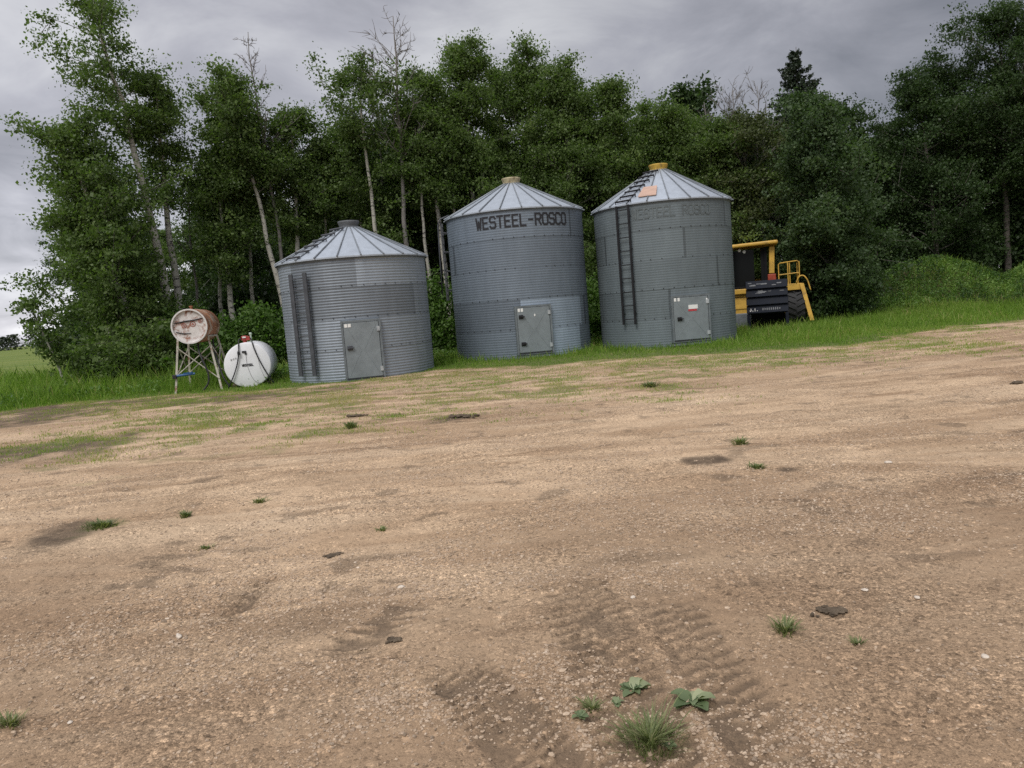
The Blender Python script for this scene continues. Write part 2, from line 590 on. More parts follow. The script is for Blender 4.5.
def ground_mat():
    m, nt, b = nodes('yard_soil')
    v = objco(nt)
    vs = objco(nt, (0.22, 1.3, 1), R_(-7))
    big = noise(nt, v, 0.35, 4, 0.6)
    streak = noise(nt, vs, 1.1, 5, 0.62, 0.3)
    col = ramp(nt, streak, [(0.32, (0.285, 0.19, 0.118)), (0.49, (0.425, 0.30, 0.193)), (0.64, (0.545, 0.41, 0.278))])
    col = mix(nt, ramp(nt, big, [(0.4, 0.0), (0.62, 0.5)]), col, (0.29, 0.198, 0.122))
    col = mix(nt, math_(nt, 'MULTIPLY', attr(nt, 'sand'), 0.85), col, (0.56, 0.41, 0.27))
    col = mix(nt, math_(nt, 'MULTIPLY', attr(nt, 'loam'), 0.62), col, (0.245, 0.168, 0.107))
    # small scattered dark trash and crumbs
    mid = noise(nt, v, 5.0, 6, 0.7)
    col = mix(nt, ramp(nt, mid, [(0.60, 0.0), (0.72, 0.55)]), col, (0.17, 0.115, 0.075))
    col = mix(nt, ramp(nt, mid, [(0.28, 0.45), (0.40, 0.0)]), col, (0.5, 0.385, 0.265))
    # pebbles pressed into the surface
    grav = ramp(nt, noise(nt, v, 0.9, 4, 0.6), [(0.42, 0.2), (0.62, 1.0)])
    hs = None
    for sc, lo, hi, keep in ((42, 0.6, 1.6, 0.4), (95, 0.55, 1.55, 0.9), (210, 0.6, 1.45, 1.0)):
        vo = N(nt, 'ShaderNodeTexVoronoi')
        vo.inputs['Scale'].default_value = sc
        vo.inputs['Randomness'].default_value = 1.0
        nt.links.new(v, vo.inputs['Vector'])
        sep = N(nt, 'ShaderNodeSeparateColor')
        nt.links.new(vo.outputs['Color'], sep.inputs[0])
        val = ramp(nt, sep.outputs[0], [(0.0, lo), (0.6, 1.0), (1.0, hi)])
        is_p = math_(nt, 'LESS_THAN', sep.outputs[1], math_(nt, 'MULTIPLY', grav, keep))
        col = mix(nt, math_(nt, 'MULTIPLY', is_p, 0.85), col, mix(nt, 1.0, col, val, 'MULTIPLY'))
        hgt = math_(nt, 'MULTIPLY', math_(nt, 'MULTIPLY', math_(nt, 'SUBTRACT', 0.6, vo.outputs['Distance']), is_p), 0.6 / sc)
        hs = hgt if hs is None else math_(nt, 'ADD', hs, hgt)
    grain = noise(nt, v, 320, 3, 0.7)
    col = mix(nt, 1.0, col, ramp(nt, grain, [(0.3, 0.7), (0.7, 1.25)]), 'MULTIPLY')
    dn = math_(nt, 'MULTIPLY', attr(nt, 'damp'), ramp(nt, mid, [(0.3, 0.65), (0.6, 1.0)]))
    col = mix(nt, dn, col, (0.098, 0.072, 0.050))  # damp soil tone; in the wheel tracks it stands in for groove shadow
    gn = noise(nt, v, 14, 5, 0.7)
    soil = ramp(nt, gn, [(0.3, (0.055, 0.075, 0.02)), (0.55, (0.105, 0.14, 0.035)), (0.75, (0.19, 0.17, 0.085))])
    col = mix(nt, ramp(nt, math_(nt, 'ADD', attr(nt, 'cover'), math_(nt, 'MULTIPLY', gn, 0.25)), [(0.25, 0.0), (0.72, 0.35), (1.0, 0.95)]), col, soil)
    fn = noise(nt, objco(nt, (0.05, 0.4, 1)), 1.0, 5, 0.6)
    fcol = ramp(nt, fn, [(0.3, (0.085, 0.135, 0.025)), (0.6, (0.155, 0.19, 0.045)), (0.8, (0.22, 0.21, 0.065))])
    col = mix(nt, attr(nt, 'field'), col, fcol)
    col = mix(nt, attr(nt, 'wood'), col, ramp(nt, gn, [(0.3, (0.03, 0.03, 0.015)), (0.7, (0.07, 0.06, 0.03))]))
    nt.links.new(col, b.inputs['Base Color'])
    b.inputs['Roughness'].default_value = 0.92
    b.inputs['Specular IOR Level'].default_value = 0.15
    hh = math_(nt, 'ADD', hs, math_(nt, 'MULTIPLY', grain, 0.002))
    hh = math_(nt, 'ADD', hh, math_(nt, 'MULTIPLY', mid, 0.02))
    bp = N(nt, 'ShaderNodeBump')
    bp.inputs['Strength'].default_value = 0.6
    bp.inputs['Distance'].default_value = 1.0
    nt.links.new(hh, bp.inputs['Height'])
    nt.links.new(bp.outputs[0], b.inputs['Normal'])
    return m


M['ground'] = ground_mat()
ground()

# ------------------------------------------------------------------ loose gravel
m, nt, b = nodes('gravel_stone')
col = ramp(nt, attr(nt, 'tint'), [(0.0, (0.09, 0.065, 0.045)), (0.12, (0.2, 0.14, 0.095)), (0.35, (0.3, 0.215, 0.15)), (0.7, (0.46, 0.345, 0.24)), (0.92, (0.56, 0.44, 0.33)), (1.0, (0.66, 0.57, 0.47))])
nt.links.new(mix(nt, 0.5, col, ramp(nt, noise(nt, objco(nt), 60, 4, 0.7), [(0.3, (0.22, 0.155, 0.10)), (0.7, (0.62, 0.49, 0.36))]), 'MIX'), b.inputs['Base Color'])
b.inputs['Roughness'].default_value = 0.9
M['gravel'] = m

ph = (1 + 5 ** 0.5) / 2
ICO_V = np.array([(-1, ph, 0), (1, ph, 0), (-1, -ph, 0), (1, -ph, 0), (0, -1, ph), (0, 1, ph), (0, -1, -ph), (0, 1, -ph), (ph, 0, -1), (ph, 0, 1), (-ph, 0, -1), (-ph, 0, 1)]) / math.hypot(1, ph)
ICO_F = np.array([(0, 11, 5), (0, 5, 1), (0, 1, 7), (0, 7, 10), (0, 10, 11), (1, 5, 9), (5, 11, 4), (11, 10, 2), (10, 7, 6), (7, 1, 8), (3, 9, 4), (3, 4, 2), (3, 2, 6), (3, 6, 8), (3, 8, 9), (4, 9, 5), (2, 4, 11), (6, 2, 10), (8, 6, 7), (9, 8, 1)])


def stones(pos, size, rng, flat=0.6):
    n = len(pos)
    V = np.repeat(ICO_V[None], n, 0) * (1 + rng.uniform(-0.22, 0.22, (n, 12, 1)))
    sc = np.stack([rng.uniform(0.8, 1.3, n), rng.uniform(0.65, 1.0, n), rng.uniform(flat * 0.7, flat * 1.2, n)], 1)
    V = V * sc[:, None]
    a = rng.uniform(0, 6.28, n)
    c, s = np.cos(a)[:, None], np.sin(a)[:, None]
    V = np.stack([V[:, :, 0] * c - V[:, :, 1] * s, V[:, :, 0] * s + V[:, :, 1] * c, V[:, :, 2]], -1)
    V = V * size[:, None, None] + pos[:, None]
    T = (ICO_F[None] + (np.arange(n) * 12)[:, None, None]).reshape(-1, 3)
    return V.reshape(-1, 3), T


rng = np.random.default_rng(42)
n = 210000
r = 1.9 * (16 / 1.9) ** (rng.random(n) ** 0.9)
t = np.radians(rng.uniform(-40, 40, n))
x, y = r * np.sin(t), r * np.cos(t)
clus = fbm(x * 1.3, y * 1.6, 51, 4)
damp_and_tracks = np.maximum(spots(x, y, DAMP) * 0.6, tracks(x, y)[1] * 0.9)
keep = (rng.random(n) < sstep(0.40, 0.64, clus) * 0.9 + 0.05) & (rng.random(n) > damp_and_tracks) & (y < edge_y(x) - 1.0) & (grass_cover(x, y) < 0.4)
x, y, r = x[keep], y[keep], r[keep]
n = len(x)
sz = np.exp(rng.normal(math.log(0.0039), 0.48, n)) * (0.9 + 0.05 * r)
sz = np.clip(sz, 0.0024, 0.0125)
z = Hh(x, y) + sz * 0.12
V, T = stones(np.stack([x, y, z], 1), sz, rng)
tt_ = np.clip(rng.beta(2.2, 2.2, n) + (sz - 0.007) * 8, 0, 1)
tt_ = np.where(rng.random(n) < 0.10, 0.0, tt_)
tint = np.repeat(tt_, 12)
tag(link('gravel', mesh_np('gravel', V, [T], [M['gravel']], smooth=False, attrs={'tint': ('POINT', tint)})), kind='stuff')


# ------------------------------------------------------------------ trees
def leaf_quads(C, size, rng, droop=0.0, elong=0.75):
    n = len(C)
    nrm = rng.normal(size=(n, 3))
    nrm[:, 2] = np.abs(nrm[:, 2]) + droop
    nrm /= np.linalg.norm(nrm, axis=1)[:, None]
    a = np.cross(nrm, rng.normal(size=(n, 3)))
    a /= np.linalg.norm(a, axis=1)[:, None] + 1e-9
    bb = np.cross(nrm, a)
    s = size * np.clip(np.exp(rng.normal(-0.08, 0.34, n)), 0.45, 1.9)[:, None]
    V = np.stack([C - a * s * 0.55, C - bb * s * 0.5 * elong + a * s * 0.06, C + a * s * 0.55, C + bb * s * 0.5 * elong + a * s * 0.06], 1)
    Q = np.arange(n * 4).reshape(n, 4)
    return V.reshape(-1, 3), Q


def bez(p0, p1, p2, n):
    t = np.linspace(0, 1, n)[:, None]
    return (1 - t) ** 2 * p0 + 2 * t * (1 - t) * p1 + t ** 2 * p2


def gen_tree(seed, h, lean=(0, 0), crown_base=0.3, rad=1.6, limbs=34, per=60, leaf=0.078, r_base=0.13, profile='oval',
             bend=0.0, sparse=1.0, side=(0, 0), spread=0.36, bare=0.0):
    """trunk + limbs as one skin, leaves as many small faces through the crown's volume"""
    rng = np.random.default_rng(seed)
    mb = MB()
    lb = MB()
    nT = 16
    t = np.linspace(0, 1, nT)
    top = np.array([lean[0], lean[1], h])
    path = np.outer(t, top)
    path[:, 0] += lean[0] * bend * (t ** 2 - t)
    path[:, 1] += lean[1] * bend * (t ** 2 - t)
    wob = np.cumsum(rng.normal(0, 0.035, (nT, 2)), 0)
    wob -= np.outer(t, wob[-1])
    path[:, :2] += wob * (h / 9)
    rr = r_base * (1 - t * 0.88) ** 0.9 + 0.006
    rr[0] *= 1.35
    path[0, 2] = -0.25
    mb.tube(path, rr, 8)
    cl = []
    for i in range(limbs):
        f = (i + rng.random()) / limbs
        tt = crown_base + (0.985 - crown_base) * f
        p0 = np.array([np.interp(tt, t, path[:, k]) for k in range(3)])
        u = f
        if profile == 'oval':
            w = math.sqrt(max(0.04, 1 - ((u - 0.42) / 0.62) ** 2))
        elif profile == 'cone':
            w = 1.08 - 0.85 * u ** 1.3
        elif profile == 'top':
            w = 0.45 + 0.75 * u * (1.25 - u) * 2
        else:
            w = max(0.12, math.sin(math.pi * (0.12 + 0.83 * u)) ** 0.7)
        az = i * 2.39996 + rng.normal(0, 0.5)
        L = rad * w * (rng.uniform(0.45, 1.15) if rng.random() < 0.8 else rng.uniform(1.15, 1.65))
        dr = np.array([math.cos(az) + side[0] * f, math.sin(az) + side[1] * f, 0])
        rise = rng.uniform(0.25, 0.75) * L * (1 + 0.9 * max(0, u - 0.7) / 0.3)
        if u > 0.8:
            L *= 0.8
        p2 = p0 + dr * L + np.array([0, 0, rise])
        p1 = p0 + dr * L * 0.45 + np.array([0, 0, rise * rng.uniform(0.1, 0.9)])
        P = bez(p0, p1, p2, 6)
        br = np.interp(tt, t, rr) * 0.32
        lb.tube(P, np.linspace(max(0.012, br), 0.006, 6), 5, False)
        if rng.random() < bare:
            lf = False
        else:
            lf = True
        ends = [P[-1], P[4], P[3] if rng.random() < 0.8 else P[-1], P[2] if rng.random() < 0.5 else P[5]]
        for s in range(3):
            q0 = P[rng.integers(2, 5)]
            d = rng.normal(size=3) * 0.5 + dr * 0.4 + np.array([0, 0, 0.35])
            q2 = q0 + d * L * 0.5
            lb.tube(bez(q0, q0 + d * L * 0.25 + rng.normal(size=3) * 0.06, q2, 4), np.linspace(0.012, 0.004, 4), 4, False)
            ends += [q2, q0 * 0.4 + q2 * 0.6]
        if lf:
            for e in ends:
                if rng.random() < sparse:
                    cl.append(e)
    # a few leading shoots at the tip
    for s in range(4):
        cl.append(path[-1] + rng.normal(size=3) * np.array([0.2, 0.2, 0.25]))
        cl.append(path[-2] + rng.normal(size=3) * np.array([0.3, 0.3, 0.3]))
        if crown_base < 0.7:
            for q in (3, 4, 5):
                if (nT - q) / nT > crown_base + 0.1:
                    cl.append(path[-q] + rng.normal(size=3) * np.array([0.3, 0.3, 0.3]) * (1 + 0.3 * q))
    cl = np.array(cl)
    per = per * 1.85
    k = rng.integers(int(per * 0.6), int(per * 1.4), len(cl))
    idx = np.repeat(np.arange(len(cl)), k)
    sg = spread * rng.uniform(0.65, 1.3, len(cl))
    off = rng.normal(size=(len(idx), 3))
    off *= 1.15 * (rng.random(len(idx)) ** 0.75 / (np.linalg.norm(off, axis=1) + 1e-9))[:, None]
    # each spray is drawn out along its own direction
    ax = rng.normal(size=(len(cl), 3)) * np.array([1, 1, 0.6])
    ax /= np.linalg.norm(ax, axis=1)[:, None]
    off = off + ax[idx] * np.sum(off * ax[idx], axis=1)[:, None] * 0.9
    C = cl[idx] + off * sg[idx][:, None] * np.array([1.1, 1.1, 0.7])
    C = C[C[:, 2] > 0.1]
    idx = idx[:len(C)]
    LV, LQ = leaf_quads(C, leaf, rng)
    tone = rng.normal(0.48, 0.13, len(cl))
    tint = np.clip(tone[idx] + rng.normal(0, 0.13, len(C)), 0, 1)
    return mb, (LV, LQ, np.repeat(tint, 4)), lb


def finish_tree(root, mb, leaf, bark_m, leaf_m, names=('trunk', 'crown'), limbs=None):
    if limbs is not None:
        limbs.build('limbs', M['limb_bark'], root, smooth=True)
    mb.build(names[0], bark_m, root, smooth=True)
    if leaf is not None and len(leaf[1]):
        link(names[1], mesh_np(names[1], leaf[0], [leaf[1]], [leaf_m], attrs={'tint': ('POINT', leaf[2])}), root)


def gen_dead(seed, h, lean=(0, 0), limbs=22, r_base=0.09, start=0.5, reach=1.1, up_=0.9):
    rng = np.random.default_rng(seed)
    mb = MB()
    nT = 18
    t = np.linspace(0, 1, nT)
    path = np.outer(t, np.array([lean[0], lean[1], h]))
    wob = np.cumsum(rng.normal(0, 0.04, (nT, 2)), 0)
    wob -= np.outer(t, wob[-1])
    path[:, :2] += wob
    path[0, 2] = -0.2
    rr = r_base * (1 - t * 0.93) + 0.006
    mb.tube(path, rr, 8)
    for i in range(limbs):
        f = rng.random()
        tt = start + (0.97 - start) * f
        p0 = np.array([np.interp(tt, t, path[:, k]) for k in range(3)])
        az = rng.uniform(0, 6.28)
        L = reach * (1.15 - 0.75 * f) * rng.uniform(0.5, 1.2)
        d = np.array([math.cos(az), math.sin(az), up_ * rng.uniform(0.5, 1.5)])
        P = bez(p0, p0 + d * L * 0.4 + rng.normal(size=3) * 0.1, p0 + d * L + rng.normal(size=3) * 0.15, 6)
        mb.tube(P, np.linspace(np.interp(tt, t, rr) * 0.5, 0.006, 6), 5, False)
        for s in range(8):
            q0 = P[rng.integers(2, 6)]
            dd = d * 0.5 + rng.normal(size=3) * 0.5
            q2 = q0 + dd * L * 0.4
            mb.tube(bez(q0, q0 + dd * L * 0.2 + rng.normal(size=3) * 0.05, q2, 4), np.linspace(0.010, 0.004, 4), 4, False)
    return mb


def place_tree(kind, bpx, D, tpx, tpy, label, seed, leaf_m='aspen_leaf', bark_m='aspen_bark', cat='tree', group='trees at the front of the wood', name='aspen_tree', **kw):
    B = base(bpx, D)
    Tp = at(tpx, tpy, D)
    B[2] = float(Hh(B[0], B[1])) if abs(B[0]) < 60 else 0
    lean = (Tp[0] - B[0], kw.pop('lean_y', 0.0))
    h = Tp[2] - B[2]
    root = thing(name, B, label, cat, 0, group)
    if kind == 'dead':
        finish_tree(root, gen_dead(seed, h, lean, **kw), None, M[bark_m], None)
    else:
        mb, lf, lb = gen_tree(seed, h - 0.4, lean, **kw)
        finish_tree(root, mb, lf, M[bark_m], M[leaf_m], limbs=lb)
    return root


FT = [
    ('leaf', 178, 25, 92, -14, 'tallest leaning aspen far left, top bent left over the grey sky', 1, dict(crown_base=0.62, rad=1.2, limbs=24, per=40, side=(-0.6, 0), bend=0.7, r_base=0.17, profile='top', sparse=0.85)),
    ('leaf', 150, 23.5, 64, 122, 'broad leafy aspen at the far left edge over the field, pale trunk leaning', 2, dict(crown_base=0.2, rad=1.5, limbs=54, per=52, side=(-0.3, 0.75), r_base=0.16)),
    ('leaf', 189, 26, 152, 66, 'aspen right beside the tallest leaning one, white trunk behind the rusty tank', 3, dict(crown_base=0.56, rad=0.8, limbs=24, per=38, r_base=0.15, side=(-0.15, 0.6))),
    ('leaf', 118, 25.5, 84, 176, 'lower leafy aspen at the far left, filling under the broad one', 34, dict(crown_base=0.1, rad=1.15, limbs=38, per=42, side=(-0.3, 0.2), r_base=0.1)),
    ('leaf', 70, 22, 26, 288, 'thin leaning sapling at the left end of the trees, before the field', 5, dict(crown_base=0.3, rad=0.6, limbs=15, per=15, r_base=0.035, spread=0.2, sparse=0.7)),
    ('leaf', 297, 27, 228, 74, 'slanting white aspen with its crown flung left, beside a bare dead top', 6, dict(crown_base=0.62, rad=1.15, limbs=28, per=50, side=(-0.4, 0), r_base=0.12)),
    ('leaf', 304, 28, 288, 104, 'full green aspen rising just left behind the small low bin', 8, dict(crown_base=0.5, rad=1.1, limbs=30, per=52, side=(0.1, 0.6))),
    ('leaf', 240, 27, 216, 162, 'short bushy aspen between the leaning aspens and the slanting white one', 9, dict(crown_base=0.45, rad=1.0, limbs=26, per=48, side=(0, 0.6))),
    ('leaf', 390, 28, 357, 62, 'sparse aspen over the small bin with leaves only at its ragged top', 10, dict(crown_base=0.74, rad=1.25, limbs=20, per=46, side=(-0.5, 0), r_base=0.11, sparse=0.75)),
    ('leaf', 374, 29.5, 345, 128, 'rounded aspen behind the peak of the small bin', 11, dict(crown_base=0.2, rad=1.6, limbs=44, per=58)),
    ('leaf', 450, 29, 424, 68, 'aspen with a pale slanting trunk left of the lettered bin roof', 13, dict(crown_base=0.52, rad=1.2, limbs=28, per=56, r_base=0.12, side=(-0.2, 0.6))),
    ('leaf', 480, 30, 464, 44, 'tall dense aspen directly left of the lettered bin peak', 14, dict(crown_base=0.34, rad=1.45, limbs=50, per=54, r_base=0.14, side=(0, 0.25))),
    ('leaf', 548, 31, 527, 46, 'tallest rounded poplar behind the lettered bin', 16, dict(crown_base=0.08, rad=1.9, limbs=64, per=54, profile='cone')),
    ('leaf', 580, 30, 557, 64, 'pale green poplar in the gap between the two tall bins', 17, dict(crown_base=0.06, rad=1.6, limbs=56, per=54, profile='cone')),
    ('leaf', 628, 30, 607, 74, 'narrow pointed poplar over the left half of the laddered bin', 18, dict(crown_base=0.1, rad=1.25, limbs=46, per=56, profile='cone')),
    ('leaf', 684, 31, 668, 98, 'small pointed poplar directly above the laddered bin peak', 19, dict(crown_base=0.1, rad=1.5, limbs=44, per=56, profile='cone')),
    ('leaf', 722, 31, 708, 120, 'low poplar beside the right slope of the laddered bin roof', 20, dict(crown_base=0.1, rad=1.4, limbs=40, per=56)),
    ('leaf', 603, 31.5, 583, 88, 'narrow poplar filling the notch right of the tallest poplar', 71, dict(crown_base=0.2, rad=1.2, limbs=40, per=46, profile='cone')),
    ('leaf', 656, 32, 640, 106, 'low pointed poplar between the two poplars over the laddered bin', 72, dict(crown_base=0.2, rad=1.3, limbs=40, per=46, profile='cone')),
    ('leaf', 516, 32, 498, 62, 'slim poplar between the dense aspen and the tallest poplar', 73, dict(crown_base=0.3, rad=1.2, limbs=40, per=46, profile='cone')),
    ('leaf', 700, 32.5, 688, 112, 'low poplar right behind the peak of the laddered bin', 74, dict(crown_base=0.2, rad=1.3, limbs=40, per=46, profile='cone')),
    ('brown', 756, 31, 742, 112, 'brownish half dead tree over the yellow machine, bare twigs above', 21, dict(crown_base=0.25, rad=1.4, limbs=38, per=46, bare=0.25)),
    ('willow', 836, 28.5, 812, 96, 'wide grey green willow reaching the ground right of the yellow machine', 23, dict(crown_base=0.06, rad=2.15, limbs=80, per=62, leaf=0.085, profile='cone', side=(-0.12, -0.2))),
    ('dark', 893, 36, 868, 150, 'lower dark tree in the notch between willow and the tall right trees', 24, dict(crown_base=0.1, rad=1.6, limbs=44, per=56)),
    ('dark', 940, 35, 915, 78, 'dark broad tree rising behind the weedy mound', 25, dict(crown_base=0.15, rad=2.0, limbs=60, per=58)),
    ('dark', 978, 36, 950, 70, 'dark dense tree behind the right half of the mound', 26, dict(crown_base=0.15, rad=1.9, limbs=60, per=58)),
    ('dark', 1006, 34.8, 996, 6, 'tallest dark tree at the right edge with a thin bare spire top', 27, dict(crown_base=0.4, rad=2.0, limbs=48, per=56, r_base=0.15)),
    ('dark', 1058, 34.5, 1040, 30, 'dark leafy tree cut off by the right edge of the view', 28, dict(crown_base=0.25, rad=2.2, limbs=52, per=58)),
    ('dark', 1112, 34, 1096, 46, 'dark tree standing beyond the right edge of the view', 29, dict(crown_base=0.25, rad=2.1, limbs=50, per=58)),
]
LM = {'leaf': 'aspen_leaf', 'brown': 'brown_leaf', 'willow': 'willow_leaf', 'dark': 'dark_leaf'}
NM = {'leaf': 'aspen_tree', 'brown': 'half_dead_tree', 'willow': 'willow_tree', 'dark': 'dark_tree'}
BK = {'leaf': 'aspen_bark', 'brown': 'dead_bark', 'willow': 'dark_bark', 'dark': 'dark_bark'}
for kind, bpx, D, tpx, tpy, label, seed, kw in FT:
    place_tree(kind, bpx, D, tpx, tpy, label, seed, LM[kind], BK[kind], name=NM[kind], **kw)
for bpx, D, tpx, tpy, label, seed in [
    (228, 27.6, 208, 150, 'slender aspen with a long bare trunk, nearest the thin grey snag', 61),
    (262, 28.2, 243, 112, 'slender long trunked aspen directly left of the slanting white aspen', 62),
    (434, 28.6, 413, 98, 'slender long trunked aspen right of the tall dead white aspen', 63),
    (463, 29.2, 449, 92, 'slender aspen with bare pale trunk rising at the left eave of the lettered bin', 64),
    (336, 29, 318, 140, 'slender low aspen behind the left roof slope of the small bin', 65),
]:
    place_tree('leaf', bpx, D, tpx, tpy, label, seed, crown_base=0.66, rad=0.85, limbs=20, per=40, r_base=0.085, side=(-0.1, 0.4))
for bpx, D, tpx, tpy, label, seed, kw in [
    (292, 27.5, 248, 32, 'bare dead aspen top standing above the slanting white aspen', 7, dict(limbs=26, start=0.62, reach=0.95)),
    (203, 27, 184, 138, 'thin bare grey snag between the left aspens', 4, dict(limbs=14, start=0.45, reach=0.7, r_base=0.06)),
    (412, 28, 393, 16, 'tall dead white aspen with bare forked top over the small bin', 12, dict(limbs=30, start=0.58, reach=1.35, r_base=0.12)),
    (470, 30.5, 446, 34, 'bare dead spire beside the dense aspen left of the lettered bin', 15, dict(limbs=14, start=0.66, reach=0.6, r_base=0.09)),
    (385, 30, 372, 48, 'thin dead pole with fine twigs behind the ragged aspen', 30, dict(limbs=22, start=0.7, reach=0.8, r_base=0.07)),
    (748, 32, 733, 90, 'dead grey twiggy top left of the spruce', 31, dict(limbs=26, start=0.55, reach=1.2, r_base=0.08, up_=1.4)),
    (768, 32.5, 757, 86, 'dead twiggy top nearest the spruce', 32, dict(limbs=22, start=0.6, reach=1.0, r_base=0.07, up_=1.5)),
    (716, 33, 704, 102, 'dead twigs poking up over the low poplar', 33, dict(limbs=18, start=0.65, reach=0.9, r_base=0.06, up_=1.5)),
]:
    place_tree('dead', bpx, D, tpx, tpy, label, seed, bark_m='dead_bark', name='dead_tree', group='dead trees in the wood', **kw)


def spruce(bpx, D, tpx, tpy, label, seed):
    rng = np.random.default_rng(seed)
    B = base(bpx, D)
    h = at(tpx, tpy, D)[2]
    root = thing('spruce_tree', B, label, 'tree')
    mb = MB()
    mb.tube([(0, 0, -0.2), (0, 0, h * 0.5), (0.05, 0, h)], [0.16, 0.1, 0.01], 8)
    C = []
    z = h * 0.25
    while z < h - 0.1:
        f = (z - h * 0.25) / (h * 0.75)
        Lm = 2.3 * (1 - f) ** 0.66 + 0.18
        for q in range(6):
            az = rng.uniform(0, 6.28)
            L = Lm * rng.uniform(0.55, 1.15)
            d = np.array([math.cos(az), math.sin(az), 0])
            p0 = np.array([0, 0, z])
            P = bez(p0, p0 + d * L * 0.5 + np.array([0, 0, -0.12 * L]), p0 + d * L + np.array([0, 0, 0.06 * L]), 6)
            mb.tube(P, np.linspace(0.02, 0.005, 6), 4, False)
            k = int(120 * L)
            t = rng.random(k) ** 0.7
            pts = np.array([np.interp(t, np.linspace(0, 1, 6), P[:, j]) for j in range(3)]).T
            w = 0.26 * L * (1.1 - t)
            lat = rng.normal(size=k) * w * 0.6
            pts += np.stack([-d[1] * lat, d[0] * lat, -np.abs(rng.normal(0, 0.09, k)) - 0.1 * np.abs(lat)], 1)
            C.append(pts)
        z += 0.2
    C = np.concatenate(C)
    LV, LQ = leaf_quads(C, 0.14, rng, elong=0.4)
    finish_tree(root, mb, (LV, LQ, np.repeat(np.clip(rng.normal(0.45, 0.2, len(C)), 0, 1), 4)), M['dark_bark'], M['needle'])


spruce(806, 34, 795, 47, 'dark pointed spruce standing above the leafy trees behind the willow', 50)

# trees deep in the wood: shared variants
VAR = []
for i in range(7):
    h = 8.2 + 0.35 * i
    mb, lf, lb = gen_tree(200 + i, h, (0.25 * ((i % 3) - 1), 0), crown_base=(0.16, 0.42, 0.25, 0.48, 0.12, 0.35, 0.2)[i], rad=1.7, limbs=44, per=36, leaf=0.12, r_base=0.1)
    mb.add(np.concatenate(lb.V), np.concatenate(lb.Q), np.concatenate(lb.T) if lb.T else None)
    fs = [np.concatenate(mb.Q)] + ([np.concatenate(mb.T)] if mb.T else [])
    tm = mesh_np('trunk', np.concatenate(mb.V), fs, [M['aspen_bark'] if i % 2 else M['dark_bark']], smooth=True)
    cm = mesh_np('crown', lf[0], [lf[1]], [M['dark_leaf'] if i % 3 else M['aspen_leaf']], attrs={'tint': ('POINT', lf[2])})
    VAR.append((tm, cm))
proto = {}
rng = np.random.default_rng(8)
for D, xs in ((33, np.arange(140, 800, 62)), (36.5, np.arange(125, 1150, 60)), (41, np.arange(115, 1180, 56)), (46, np.arange(110, 1200, 60))):
    for px in xs:
        B = base(px + rng.uniform(-18, 18), D + rng.uniform(-1.2, 1.2))
        if (px < 340 and rng.random() < 0.15) or 170 < px < 212:
            continue
        i = int(rng.integers(0, 7))
        if px > 840:
            i = (2, 4)[i % 2]
        if i not in proto:
            r = thing('wood_tree', B, 'dim leafy tree deep in the wood behind the front row of trees', 'tree', group='trees deep in the wood')
            link('trunk', VAR[i][0], r)
            link('crown', VAR[i][1], r)
            proto[i] = r
        else:
            r = proto[i].copy()
            COL.objects.link(r)
            for ch in proto[i].children:
                c = ch.copy()
                COL.objects.link(c)
                c.parent = r
        s = rng.uniform(0.8, 1.02) * (0.8 if px < 340 else 1.0)
        r.location = (B[0], B[1], 0)
        r.rotation_euler = (0, 0, rng.uniform(0, 6.28))
        r.scale = (s * rng.uniform(0.95, 1.2), s * rng.uniform(0.95, 1.2), s)


def bush(seed, w, h, n_stem=12, per=55, leaf=0.09):
    rng = np.random.default_rng(seed)
    mb = MB()
    cl = []
    for i in range(n_stem):
        az = rng.uniform(0, 6.28)
        rr = rng.random() ** 0.6 * w
        hh = h * (1.05 - 0.55 * (rr / w) ** 2) * rng.uniform(0.75, 1.1)
        p0 = np.array([math.cos(az) * rr * 0.4, math.sin(az) * rr * 0.4, -0.1])
        p2 = np.array([math.cos(az) * rr, math.sin(az) * rr, hh])
        P = bez(p0, p0 * 0.6 + np.array([0, 0, hh * 0.7]), p2, 7)
        mb.tube(P, np.linspace(0.022, 0.004, 7), 5, False)
        for k in range(1, 7):
            cl.append(P[k] + rng.normal(size=3) * 0.1)
            d = rng.normal(size=3) * np.array([0.35, 0.35, 0.2])
            mb.tube([P[k], P[k] + d * 0.5, P[k] + d + np.array([0, 0, 0.08])], [0.008, 0.006, 0.003], 4, False)
            cl.append(P[k] + d)
    cl = np.array(cl)
    cl = cl[cl[:, 2] > 0.12]
    idx = np.repeat(np.arange(len(cl)), per)
    off = rng.normal(size=(len(idx), 3)) * np.array([0.17, 0.17, 0.13])
    C = cl[idx] + off
    ok = C[:, 2] > 0.03
    C, idx = C[ok], idx[ok]
    LV, LQ = leaf_quads(C, leaf, rng)
    tone = rng.normal(0.48, 0.14, len(cl))
    return mb, (LV, LQ, np.repeat(np.clip(tone[idx] + rng.normal(0, 0.13, len(C)), 0, 1), 4))


